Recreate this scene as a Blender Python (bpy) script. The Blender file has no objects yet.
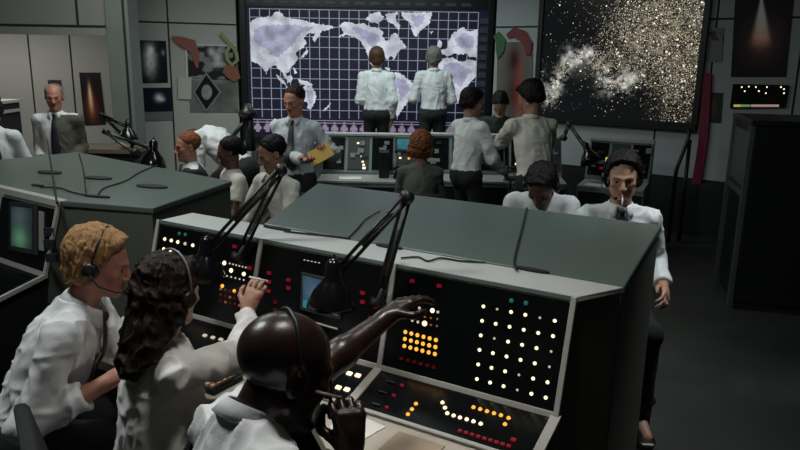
import bpy, bmesh, math, random
import numpy as np
from mathutils import Vector, Matrix
from mathutils.bvhtree import BVHTree
R = math.radians
scene = bpy.context.scene
col = scene.collection

# ------------------------------------------------------------------ camera
F_PX, PITCH, ROLL, CAM_H = 700.0, R(13.2), R(1.0), 1.9
cam_d = bpy.data.cameras.new('camera'); cam = bpy.data.objects.new('camera', cam_d); col.objects.link(cam)
cam_d.sensor_width = 36.0; cam_d.lens = 36.0*F_PX/800.0; cam_d.clip_start = .05; cam_d.clip_end = 60
_fw = Vector((0, math.cos(PITCH), -math.sin(PITCH))); _u0 = Vector((0, math.sin(PITCH), math.cos(PITCH))); _r0 = Vector((1, 0, 0))
_rt = _r0*math.cos(ROLL)+_u0*math.sin(ROLL); _up = -_r0*math.sin(ROLL)+_u0*math.cos(ROLL)
cam.matrix_world = Matrix(((_rt.x, _up.x, -_fw.x, 0), (_rt.y, _up.y, -_fw.y, 0), (_rt.z, _up.z, -_fw.z, CAM_H), (0, 0, 0, 1)))
scene.camera = cam
cam_d.dof.use_dof = False

# ------------------------------------------------------------------ world, lights, exposure
w = bpy.data.worlds.new('world'); scene.world = w; w.use_nodes = True
w.node_tree.nodes['Background'].inputs[0].default_value = (.5, .6, .62, 1)
w.node_tree.nodes['Background'].inputs[1].default_value = .004
vs = scene.view_settings; vs.view_transform = 'Standard'; vs.look = 'None'; vs.exposure = -0.18; vs.gamma = 1.0; vs.use_curve_mapping = False

def area(name, loc, target, size, power, color, spread=180):
    l = bpy.data.lights.new(name, 'AREA'); l.shape = 'RECTANGLE'; l.size, l.size_y = size; l.energy = power; l.color = color; l.spread = R(spread)
    o = bpy.data.objects.new(name, l); col.objects.link(o); o.location = loc
    o.rotation_euler = (Vector(target)-Vector(loc)).to_track_quat('-Z', 'Y').to_euler()
    return o
area('ceiling_lamp_rear', (-.5, 7.7, 3.45), (-.5, 8.6, .6), (2.4, .6), 31, (.86, 1.0, 1.0), 130)
area('ceiling_lamp_rear_left', (-2.2, 5.8, 3.45), (-2.1, 6.0, 0), (1.6, .8), 55, (.94, 1.0, .94))
area('ceiling_lamp_centre', (-.2, 4.3, 3.45), (-.2, 4.2, 0), (.8, .4), 13, (.84, 1.0, .97))
area('ceiling_lamp_front', (-1.7, 2.3, 3.4), (-.8, 1.9, .9), (.5, .35), 42, (.95, 1.0, .99))
area('ceiling_lamp_front_right', (.1, 1.7, 3.4), (-.1, 1.9, .8), (.3, .3), 5, (1.0, .95, .88), 70)
area('alcove_fill', (-4.6, 7.75, 2.08), (-4.4, 8.5, .8), (1.6, .12), 9, (1.0, .98, .92))  # unseen fill light added under the soffit to brighten the alcove wall
area('ceiling_lamp_right', (2.0, 3.4, 3.45), (1.3, 3.7, 1.0), (.4, .3), 6, (.95, 1.0, 1.0), 60)

# ------------------------------------------------------------------ geometry helpers
def at(px, py, z=None, y=None):
    """point of the room that lies under a photograph pixel, at a known height or a known distance"""
    r = _rt*(px-400)/F_PX+_up*(225-py)/F_PX+_fw
    t = (z-CAM_H)/r.z if z is not None else y/r.y
    return Vector((0, 0, CAM_H))+r*t
def on_plane(px, py, o, n):
    r = _rt*(px-400)/F_PX+_up*(225-py)/F_PX+_fw; c = Vector((0, 0, CAM_H))
    return c+r*((Vector(o)-c).dot(n)/r.dot(n))

def tag(o, label=None, cat=None, group=None, kind=None):
    if label: o['label'] = label
    if cat: o['category'] = cat
    if group: o['group'] = group
    if kind: o['kind'] = kind
    return o
def thing(name, label, cat, loc=(0, 0, 0), rz=0.0, group=None):
    o = bpy.data.objects.new(name, None); col.objects.link(o); o.empty_display_size = .1
    o.location = loc; o.rotation_euler = (0, 0, rz)
    return tag(o, label, cat, group)
def structure(name, label=None):
    o = bpy.data.objects.new(name, None); col.objects.link(o); o.empty_display_size = .1
    return tag(o, label, None, None, 'structure')
def link_mesh(name, me, mats, parent=None, smooth=False, local=False):
    o = bpy.data.objects.new(name, me); col.objects.link(o)
    for m in (mats if isinstance(mats, (list, tuple)) else [mats]): me.materials.append(m)
    if smooth: me.polygons.foreach_set('use_smooth', [True]*len(me.polygons))
    if parent:
        o.parent = parent
    return o
def copy_tree(o, parent=None):
    c = o.copy(); col.objects.link(c); c.parent = parent
    for ch in list(o.children): copy_tree(ch, c)
    return c

class MB:
    def __init__(s): s.v = []; s.f = []; s.m = []
    def _add(s, v, f, m=0):
        b = len(s.v); s.v += [tuple(p) for p in v]; s.f += [tuple(i+b for i in q) for q in f]; s.m += [m]*len(f); return s
    def hexa(s, p, m=0):
        return s._add(p, [(0, 3, 2, 1), (4, 5, 6, 7), (0, 1, 5, 4), (1, 2, 6, 5), (2, 3, 7, 6), (3, 0, 4, 7)], m)
    def box(s, c, d, rz=0.0, M=None, m=0):
        x, y, z = d[0]/2, d[1]/2, d[2]/2; c = Vector(c)
        Q = M if M is not None else Matrix.Rotation(rz, 3, 'Z')
        return s.hexa([c+Q @ Vector(p) for p in ((-x, -y, -z), (x, -y, -z), (x, y, -z), (-x, y, -z), (-x, -y, z), (x, -y, z), (x, y, z), (-x, y, z))], m)
    def prism(s, pts, vec, m=0):
        pts = [Vector(p) for p in pts]; n = len(pts); vec = Vector(vec)
        nn = Vector((0, 0, 0))
        for i in range(n): nn += pts[i].cross(pts[(i+1) % n])
        if nn.dot(vec) < 0: pts.reverse()
        v = pts+[p+vec for p in pts]
        f = [tuple(reversed(range(n))), tuple(range(n, 2*n))]+[(i, (i+1) % n, (i+1) % n+n, i+n) for i in range(n)]
        return s._add(v, f, m)
    def tube(s, pts, r, n=8, m=0, cap=True):
        pts = [Vector(p) for p in pts]; k = len(pts); rr = r if isinstance(r, (list, tuple)) else [r]*k
        v = []; prev = None
        for i, p in enumerate(pts):
            t = (pts[min(i+1, k-1)]-pts[max(i-1, 0)]).normalized()
            a = prev if prev is not None else (Vector((0, 0, 1)) if abs(t.z) < .9 else Vector((1, 0, 0)))
            a = (a-t*a.dot(t)).normalized(); prev = a; b = t.cross(a)
            v += [p+(a*math.cos(q*2*math.pi/n)+b*math.sin(q*2*math.pi/n))*rr[i] for q in range(n)]
        f = [(i*n+q, i*n+(q+1) % n, (i+1)*n+(q+1) % n, (i+1)*n+q) for i in range(k-1) for q in range(n)]
        if cap: f += [tuple(reversed(range(n))), tuple((k-1)*n+q for q in range(n))]
        return s._add(v, f, m)
    def lathe(s, prof, c=(0, 0, 0), axis=(0, 0, 1), n=20, m=0):
        c = Vector(c); ax = Vector(axis).normalized(); a = ax.orthogonal().normalized(); b = ax.cross(a)
        v = []; 
        for (r, z) in prof: v += [c+ax*z+(a*math.cos(q*2*math.pi/n)+b*math.sin(q*2*math.pi/n))*r for q in range(n)]
        k = len(prof)
        f = [(i*n+q, i*n+(q+1) % n, (i+1)*n+(q+1) % n, (i+1)*n+q) for i in range(k-1) for q in range(n)]
        f += [tuple(reversed(range(n))), tuple((k-1)*n+q for q in range(n))]
        return s._add(v, f, m)
    def ball(s, c, r, n=10, k=6, m=0, sc=(1, 1, 1)):
        c = Vector(c); v = [c+Vector((0, 0, -r*sc[2]))]
        for i in range(1, k):
            t = math.pi*i/k
            v += [c+Vector((r*math.sin(t)*math.cos(2*math.pi*q/n)*sc[0], r*math.sin(t)*math.sin(2*math.pi*q/n)*sc[1], -r*math.cos(t)*sc[2])) for q in range(n)]
        v.append(c+Vector((0, 0, r*sc[2]))); L = len(v)-1
        f = [(0, 1+(q+1) % n, 1+q) for q in range(n)]
        f += [(1+i*n+q, 1+i*n+(q+1) % n, 1+(i+1)*n+(q+1) % n, 1+(i+1)*n+q) for i in range(k-2) for q in range(n)]
        f += [(1+(k-2)*n+q, 1+(k-2)*n+(q+1) % n, L) for q in range(n)]
        return s._add(v, f, m)
    def poly(s, pts, m=0): return s._add(pts, [tuple(range(len(pts)))], m)
    def build(s, name, mats, parent=None, smooth=False, bev=0, origin=None):
        me = bpy.data.meshes.new(name); v = s.v
        if origin is not None: o3 = Vector(origin); v = [tuple(Vector(p)-o3) for p in v]
        me.from_pydata(v, [], s.f); 
        if any(s.m): me.polygons.foreach_set('material_index', s.m)
        me.update()
        o = link_mesh(name, me, mats, parent, smooth)
        if origin is not None: o.location = origin
        if bev:
            b = o.modifiers.new('bevel', 'BEVEL'); b.width = bev; b.segments = 2; b.limit_method = 'ANGLE'; b.angle_limit = R(40)
        return o

# ------------------------------------------------------------------ materials
_M = {}
def mat(name, color, rough=.6, metal=0.0, var=.12, vscale=6.0, bump=0.0, bscale=80.0, emit=None, estr=0.0, spec=.5, attr=None, stretch=None):
    if name in _M: return _M[name]
    m = bpy.data.materials.new(name); m.use_nodes = True; nt = m.node_tree; b = nt.nodes['Principled BSDF']; L = nt.links
    tc = nt.nodes.new('ShaderNodeTexCoord'); src = tc.outputs['Object']
    if stretch:
        mp = nt.nodes.new('ShaderNodeMapping'); mp.inputs['Scale'].default_value = stretch; L.new(src, mp.inputs[0]); src = mp.outputs[0]
    nz = nt.nodes.new('ShaderNodeTexNoise'); nz.inputs['Scale'].default_value = vscale; nz.inputs['Detail'].default_value = 5; L.new(src, nz.inputs['Vector'])
    mx = nt.nodes.new('ShaderNodeMix'); mx.data_type = 'RGBA'
    c = Vector(color[:3])
    mx.inputs['A'].default_value = (*(c*(1-var)), 1); mx.inputs['B'].default_value = (*(c*(1+var)), 1)
    L.new(nz.outputs['Fac'], mx.inputs['Factor']); out = mx.outputs['Result']
    if attr:
        at_ = nt.nodes.new('ShaderNodeAttribute'); at_.attribute_name = attr
        mu = nt.nodes.new('ShaderNodeMix'); mu.data_type = 'RGBA'; mu.blend_type = 'MULTIPLY'; mu.inputs['Factor'].default_value = 1
        L.new(out, mu.inputs['A']); L.new(at_.outputs['Color'], mu.inputs['B']); out = mu.outputs['Result']
    L.new(out, b.inputs['Base Color'])
    b.inputs['Metallic'].default_value = metal; b.inputs['Specular IOR Level'].default_value = spec
    mr = nt.nodes.new('ShaderNodeMapRange'); mr.inputs['To Min'].default_value = max(.03, rough-.06); mr.inputs['To Max'].default_value = min(1, rough+.06)
    L.new(nz.outputs['Fac'], mr.inputs['Value']); L.new(mr.outputs[0], b.inputs['Roughness'])
    if bump:
        n2 = nt.nodes.new('ShaderNodeTexNoise'); n2.inputs['Scale'].default_value = bscale; n2.inputs['Detail'].default_value = 3; L.new(src, n2.inputs['Vector'])
        bp = nt.nodes.new('ShaderNodeBump'); bp.inputs['Strength'].default_value = bump; bp.inputs['Distance'].default_value = .004
        L.new(n2.outputs['Fac'], bp.inputs['Height']); L.new(bp.outputs[0], b.inputs['Normal'])
    if emit:
        b.inputs['Emission Color'].default_value = (*emit, 1); b.inputs['Emission Strength'].default_value = estr
        if var >= .3:      # mottled backlit film
            e2 = nt.nodes.new('ShaderNodeMix'); e2.data_type = 'RGBA'; e = Vector(emit); e2.inputs['A'].default_value = (*(e*(1-var*1.3)), 1); e2.inputs['B'].default_value = (*(e*(1+var*.8)), 1)
            rp_ = nt.nodes.new('ShaderNodeMapRange'); rp_.inputs['From Min'].default_value = .35; rp_.inputs['From Max'].default_value = .62
            L.new(nz.outputs['Fac'], rp_.inputs['Value']); L.new(rp_.outputs[0], e2.inputs['Factor']); L.new(e2.outputs['Result'], b.inputs['Emission Color'])
    _M[name] = m; return m
M_wall = mat('wall_panel_paint', (.40, .40, .37), .7, var=.05, vscale=1.5)
M_wallR = mat('wall_panel_paint_cool', (.42, .46, .46), .7, var=.05, vscale=1.5)
M_seam = mat('seam_black', (.015, .016, .016), .7)
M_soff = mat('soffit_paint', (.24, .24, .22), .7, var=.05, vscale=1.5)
M_pillar = mat('pillar_grey_green', (.17, .19, .175), .6)
M_floor = mat('floor_vinyl', (.05, .053, .05), .45, var=.25, vscale=2.0, bump=.1, bscale=40)
M_ceil = mat('ceiling_tile', (.25, .25, .24), .9)
M_black = mat('black_metal', (.010, .011, .012), .38, var=.2)
M_gloss = mat('black_enamel', (.006, .006, .007), .16, var=.1)
M_chrome = mat('chrome', (.55, .56, .57), .2, 1.0)
M_hood = mat('console_grey_green', (.105, .135, .124), .30, var=.05, vscale=2.5)
M_side = mat('console_olive_side', (.105, .112, .09), .62, var=.08)
M_trimc = mat('console_pale_edge', (.42, .41, .38), .45, var=.08)
M_panel = mat('panel_black', (.004, .005, .0055), .2, var=.2, vscale=3, spec=.3)
M_shelf = mat('shelf_cream', (.48, .43, .36), .5, var=.12, vscale=9)
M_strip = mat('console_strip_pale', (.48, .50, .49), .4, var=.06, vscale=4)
M_slot = mat('rubber_black', (.008, .008, .008), .8)
M_paper = mat('paper_white', (.75, .74, .70), .8, var=.04)
M_shirt = mat('shirt_white', (.70, .72, .73), .85, var=.04, vscale=20, bump=.25, bscale=260)
M_shirt2 = mat('shirt_off_white', (.66, .62, .56), .85, var=.04, vscale=20, bump=.25, bscale=260)
M_dark = mat('cloth_black', (.014, .014, .016), .9, var=.2, bump=.3, bscale=300)
M_trous = mat('trouser_charcoal', (.022, .023, .026), .9, var=.2, bump=.3, bscale=300)
M_shoe = mat('shoe_leather', (.012, .010, .009), .35)
M_steel = mat('grey_steel', (.16, .17, .17), .45, .6)
M_teal = mat('equipment_teal_grey', (.16, .2, .195), .5, var=.08)
M_dial = mat('panel_inset_dark', (.02, .025, .026), .6, var=.3, vscale=14)
def striped(name, c1, c2, scale):
    m = mat(name, c1, .6); nt = m.node_tree; wv = nt.nodes.new('ShaderNodeTexWave'); wv.bands_direction = 'DIAGONAL'; wv.inputs['Scale'].default_value = scale
    tc = nt.nodes.new('ShaderNodeTexCoord'); nt.links.new(tc.outputs['Object'], wv.inputs['Vector']); mx = nt.nodes.new('ShaderNodeMix'); mx.data_type = 'RGBA'
    mx.inputs['A'].default_value = (*c1, 1); mx.inputs['B'].default_value = (*c2, 1); nt.links.new(wv.outputs['Fac'], mx.inputs['Factor']); nt.links.new(mx.outputs['Result'], nt.nodes['Principled BSDF'].inputs['Base Color']); return m
def lamp_mat(name, c, e): return mat(name, tuple(.1*x for x in c), .4, emit=c, estr=e)
M_lw = lamp_mat('lamp_warm_white', (1.0, .82, .54), 1.7)
M_lwd = lamp_mat('lamp_warm_white_dim', (1.0, .86, .66), .6)
M_la = lamp_mat('lamp_amber', (1.0, .42, .05), 1.5)
M_lad = lamp_mat('lamp_amber_dim', (1.0, .36, .08), .22)
M_lr = lamp_mat('lamp_red', (.75, .012, .05), .2)
M_lrd = lamp_mat('lamp_red_dim', (.5, .01, .02), .09)
M_lt = lamp_mat('lamp_teal', (.05, .4, .36), .22)
# ------------------------------------------------------------------ figure builder: blended tapered limbs on a grid, skinned into one surface
def smin(a, b, k):
    h = np.clip(.5+.5*(b-a)/k, 0, 1); return b*(1-h)+a*h-k*h*(1-h)
class Grid:
    def __init__(s, lo, hi, h):
        s.h = h; s.lo = np.array(lo, np.float32); n = np.ceil((np.array(hi)-s.lo)/h).astype(int)+2; s.n = n
        s.D = np.full(n, 1.0, np.float32)
    def reg(s, lo, hi):
        i0 = np.clip(np.floor((np.array(lo)-s.lo)/s.h).astype(int), 0, s.n-1); i1 = np.clip(np.ceil((np.array(hi)-s.lo)/s.h).astype(int)+1, 1, s.n)
        if (i1 <= i0).any(): return None
        sl = tuple(slice(a, b) for a, b in zip(i0, i1))
        ax = [s.lo[k]+s.h*np.arange(i0[k], i1[k], dtype=np.float32) for k in range(3)]
        return sl, ax[0][:, None, None], ax[1][None, :, None], ax[2][None, None, :]
    def apply(s, fn, lo, hi, k=.02, op='u'):
        pad = k+3.2*s.h; g = s.reg(np.array(lo)-pad, np.array(hi)+pad)
        if g is None: return
        sl, X, Y, Z = g; d = fn(X, Y, Z).astype(np.float32); D = s.D[sl]
        if op == 'u': s.D[sl] = smin(D, d, k) if k > 0 else np.minimum(D, d)
        elif op == 's': s.D[sl] = -smin(-D, d, k) if k > 0 else np.maximum(D, -d)
        elif op == 'i': s.D[sl] = np.maximum(D, d)
    def cone(s, a, b, ra, rb, k=.02, op='u', cutb=False, cuta=False):
        a = np.array(a, float); b = np.array(b, float); ab = b-a; L2 = max(ab@ab, 1e-9); L = math.sqrt(L2); m = max(ra, rb)
        def fn(X, Y, Z):
            px, py, pz = X-a[0], Y-a[1], Z-a[2]
            q = (px*ab[0]+py*ab[1]+pz*ab[2])/L2; t = np.clip(q, 0, 1)
            d = np.sqrt((px-t*ab[0])**2+(py-t*ab[1])**2+(pz-t*ab[2])**2)-(ra+(rb-ra)*t)
            if cutb: d = np.maximum(d, (q-1)*L)
            if cuta: d = np.maximum(d, -q*L)
            return d
        s.apply(fn, np.minimum(a, b)-m, np.maximum(a, b)+m, k, op)
    def ell(s, c, r, Q=None, k=.02, op='u', infl=0.0):
        c = np.array(c, float); r = np.array(r, float)+infl; Q = np.eye(3) if Q is None else np.array(Q); m = r.max()
        def fn(X, Y, Z):
            x, y, z = X-c[0], Y-c[1], Z-c[2]
            u = [x*Q[0, i]+y*Q[1, i]+z*Q[2, i] for i in range(3)]
            k0 = np.sqrt(sum((u[i]/r[i])**2 for i in range(3))); k1 = np.sqrt(sum((u[i]/r[i]**2)**2 for i in range(3)))
            return k0*(k0-1)/np.maximum(k1, 1e-6)
        s.apply(fn, c-m, c+m, k, op)
    def plane(s, c, n, lo=None, hi=None):
        c = np.array(c, float); n = np.array(n, float); n = n/np.linalg.norm(n)
        lo = s.lo if lo is None else lo; hi = s.lo+s.h*s.n if hi is None else hi
        s.apply(lambda X, Y, Z: (X-c[0])*n[0]+(Y-c[1])*n[1]+(Z-c[2])*n[2], lo, hi, 0, 'i')
    def mesh(s):
        D = s.D; D[0] = D[-1] = 1; D[:, 0] = D[:, -1] = 1; D[:, :, 0] = D[:, :, -1] = 1
        I = (D < 0); n = s.n
        cnt = np.zeros(n-1, np.int8)
        off = [(i, j, k) for i in (0, 1) for j in (0, 1) for k in (0, 1)]
        for o in off: cnt += I[o[0]:n[0]-1+o[0], o[1]:n[1]-1+o[1], o[2]:n[2]-1+o[2]]
        ci = np.array(np.nonzero((cnt > 0) & (cnt < 8))).T; N = len(ci)
        idx = np.full(n-1, -1, np.int32); idx[ci[:, 0], ci[:, 1], ci[:, 2]] = np.arange(N)
        val = {o: D[ci[:, 0]+o[0], ci[:, 1]+o[1], ci[:, 2]+o[2]] for o in off}
        P = np.zeros((N, 3)); W = np.zeros(N)
        for o in off:
            for ax in range(3):
                if o[ax]: continue
                q = list(o); q[ax] = 1; q = tuple(q); a, b = val[o], val[q]
                m = (a < 0) != (b < 0); t = np.where(m, a/np.where(m, a-b, 1), 0)
                p = np.tile(np.array(o, float), (N, 1)); p[:, ax] = t
                P += p*m[:, None]; W += m
        V = (ci+P/W[:, None])*s.h+s.lo
        faces = []
        for ax in range(3):
            o1, o2 = [(1, 2), (2, 0), (0, 1)][ax]
            A = np.take(I, range(0, n[ax]-1), ax); B = np.take(I, range(1, n[ax]), ax)
            e = np.array(np.nonzero(A != B)).T
            e = e[(e[:, o1] > 0) & (e[:, o2] > 0) & (e[:, o1] < n[o1]-1) & (e[:, o2] < n[o2]-1)]
            sg = I[e[:, 0], e[:, 1], e[:, 2]]
            def g(d1, d2):
                c = e.copy(); c[:, o1] -= d1; c[:, o2] -= d2; return idx[c[:, 0], c[:, 1], c[:, 2]]
            q = np.stack([g(1, 1), g(0, 1), g(0, 0), g(1, 0)], 1); q[~sg] = q[~sg][:, ::-1]
            faces.append(q)
        return V, np.concatenate(faces)
def fast_mesh(name, V, Fq):
    me = bpy.data.meshes.new(name); me.vertices.add(len(V)); me.vertices.foreach_set('co', np.ascontiguousarray(V, np.float32).ravel())
    me.loops.add(Fq.size); me.loops.foreach_set('vertex_index', np.ascontiguousarray(Fq, np.int32).ravel())
    me.polygons.add(len(Fq)); me.polygons.foreach_set('loop_start', np.arange(0, Fq.size, 4, dtype=np.int32)); 
    me.polygons.foreach_set('use_smooth', np.ones(len(Fq), bool)); me.update(calc_edges=True); me.validate(); return me
def vnormals(V, Fq):
    n = np.cross(V[Fq[:, 2]]-V[Fq[:, 0]], V[Fq[:, 3]]-V[Fq[:, 1]]); N = np.zeros_like(V)
    for k in range(4): np.add.at(N, Fq[:, k], n)
    return N/np.maximum(np.linalg.norm(N, axis=1, keepdims=True), 1e-9)
def vnoise(P, seed=0):
    i = np.floor(P).astype(np.int64); f = P-i; f = f*f*(3-2*f); out = 0
    def hsh(a, b, c):
        h = (a*374761393+b*668265263+c*2147483647+seed*974711) & 0xffffffff; h = ((h ^ (h >> 13))*1274126177) & 0xffffffff
        return ((h ^ (h >> 16)) & 0xffff)/65535.0
    for dx in (0, 1):
        for dy in (0, 1):
            for dz in (0, 1):
                wgt = (f[:, 0] if dx else 1-f[:, 0])*(f[:, 1] if dy else 1-f[:, 1])*(f[:, 2] if dz else 1-f[:, 2])
                out = out+wgt*hsh(i[:, 0]+dx, i[:, 1]+dy, i[:, 2]+dz)
    return out*2-1
def folds(V, Fq, amp, seed, fr=(17, 17, 4), q=1.0):
    N = vnormals(V, Fq); a = np.array(fr, float)
    wv = np.stack([vnoise(V*5+k*7.3, seed+k) for k in range(3)], 1)*.09
    n1 = 1-2.6*np.abs(vnoise((V+wv)*a, seed))**.8; n2 = 1-2.6*np.abs(vnoise((V[:, [2, 0, 1]]+wv)*a*1.1+3, seed+5))**.8; n3 = vnoise(V*40, seed+9)
    return V+N*(amp*np.maximum(.62*n1+.38*n2+.12*n3, -.55))[:, None]
def nrm(v): v = np.array(v, float); return v/max(np.linalg.norm(v), 1e-9)
def ik(a, b, l1, l2, pole):
    a, b = np.array(a, float), np.array(b, float); d = b-a; L = np.linalg.norm(d); mx = (l1+l2)*.995
    if L > mx: b = a+d/L*mx; L = mx
    u = nrm(b-a); x = (L*L+l1*l1-l2*l2)/(2*L); y = math.sqrt(max(l1*l1-x*x, 0)); p = np.array(pole, float); p = nrm(p-u*(p@u))
    return a+u*x+p*y, b
SKIN = {'fair': mat('skin_fair', (.46, .255, .175), .5, var=.06, vscale=30, bump=.12, bscale=300, attr='tint'),
        'ruddy': mat('skin_ruddy', (.47, .21, .15), .5, var=.06, vscale=30, bump=.12, bscale=300, attr='tint'),
        'tan': mat('skin_tan', (.33, .17, .11), .5, var=.06, vscale=30, bump=.12, bscale=300, attr='tint'),
        'brown': mat('skin_brown', (.12, .055, .035), .42, var=.08, vscale=30, bump=.12, bscale=300, attr='tint'),
        'dark': mat('skin_dark', (.026, .012, .0105), .30, var=.08, vscale=30, bump=.1, bscale=300, attr='tint')}
def hairmat(name, c): return mat(name, c, .55, var=.45, vscale=40, bump=.9, bscale=90, stretch=(3, 3, .5), spec=.22)
HAIR = {'blond': hairmat('hair_blond', (.36, .20, .085)), 'black': hairmat('hair_black', (.0045, .0035, .003)), 'dkbrown': hairmat('hair_dark_brown', (.018, .010, .007)),
        'red': hairmat('hair_auburn', (.20, .065, .028)), 'brown': hairmat('hair_brown', (.085, .045, .024)), 'grey': hairmat('hair_grey', (.20, .19, .17))}
M_eye = mat('eye_white', (.42, .39, .36), .25); M_iris = mat('iris_dark', (.02, .013, .01), .15)
def rot_head(yaw, pitch, roll):
    # columns right, forward, up ; yaw clockwise from forward, pitch positive looks down
    Q = Matrix.Rotation(-yaw, 3, 'Z') @ Matrix.Rotation(-pitch, 3, 'X') @ Matrix.Rotation(roll, 3, 'Y')
    return np.array(Q)
def add_hand(g, wr, d, n, side, s, curl, thumb=.5, spread=1.0, rmin=.0):
    d = nrm(d); n = nrm(np.array(n)-d*(np.array(n)@d)); lat = np.cross(d, n)*side   # lat points to the little finger or thumb consistently
    f = lambda r: max(r*s, rmin)
    g.cone(wr, wr+d*.05*s, f(.024), f(.026), .015)
    for o in (-.024, 0.0, .024): g.cone(wr+d*.025*s+lat*o*.7*s, wr+d*.085*s+lat*o*s, f(.016), f(.0145), .015)
    Ls = ((.036, .026, .019), (.044, .030, .021), (.041, .028, .020), (.032, .021, .017))
    for i, o in enumerate((.031, .0105, -.0105, -.030)):
        p = wr+d*(.088-.004*abs(i-1.3))*s+lat*o*s; a = 0.0
        for j, L in enumerate(Ls[i]):
            a += curl*(.75, 1.1, .8)[j]
            q = p+(d*math.cos(a)+n*math.sin(a)+lat*o*1.6*spread*math.cos(a))*L*s
            g.cone(p, q, f(.0092-.0008*j), f(.0086-.0009*j), .004); p = q
    p = wr+d*.03*s+lat*.026*s; q = p+(lat*.75+d*.6+n*.35*(1+thumb))*.040*s
    g.cone(p, q, f(.0135), f(.011), .01); p2 = q+(lat*(.35-.5*thumb)+d*.8+n*.5*thumb)*.03*s; g.cone(q, p2, f(.0108), f(.0098), .005)
    g.cone(p2, p2+(d*.8+n*.6*thumb-lat*.4*thumb)*.024*s, f(.0098), f(.008), .005)

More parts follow.
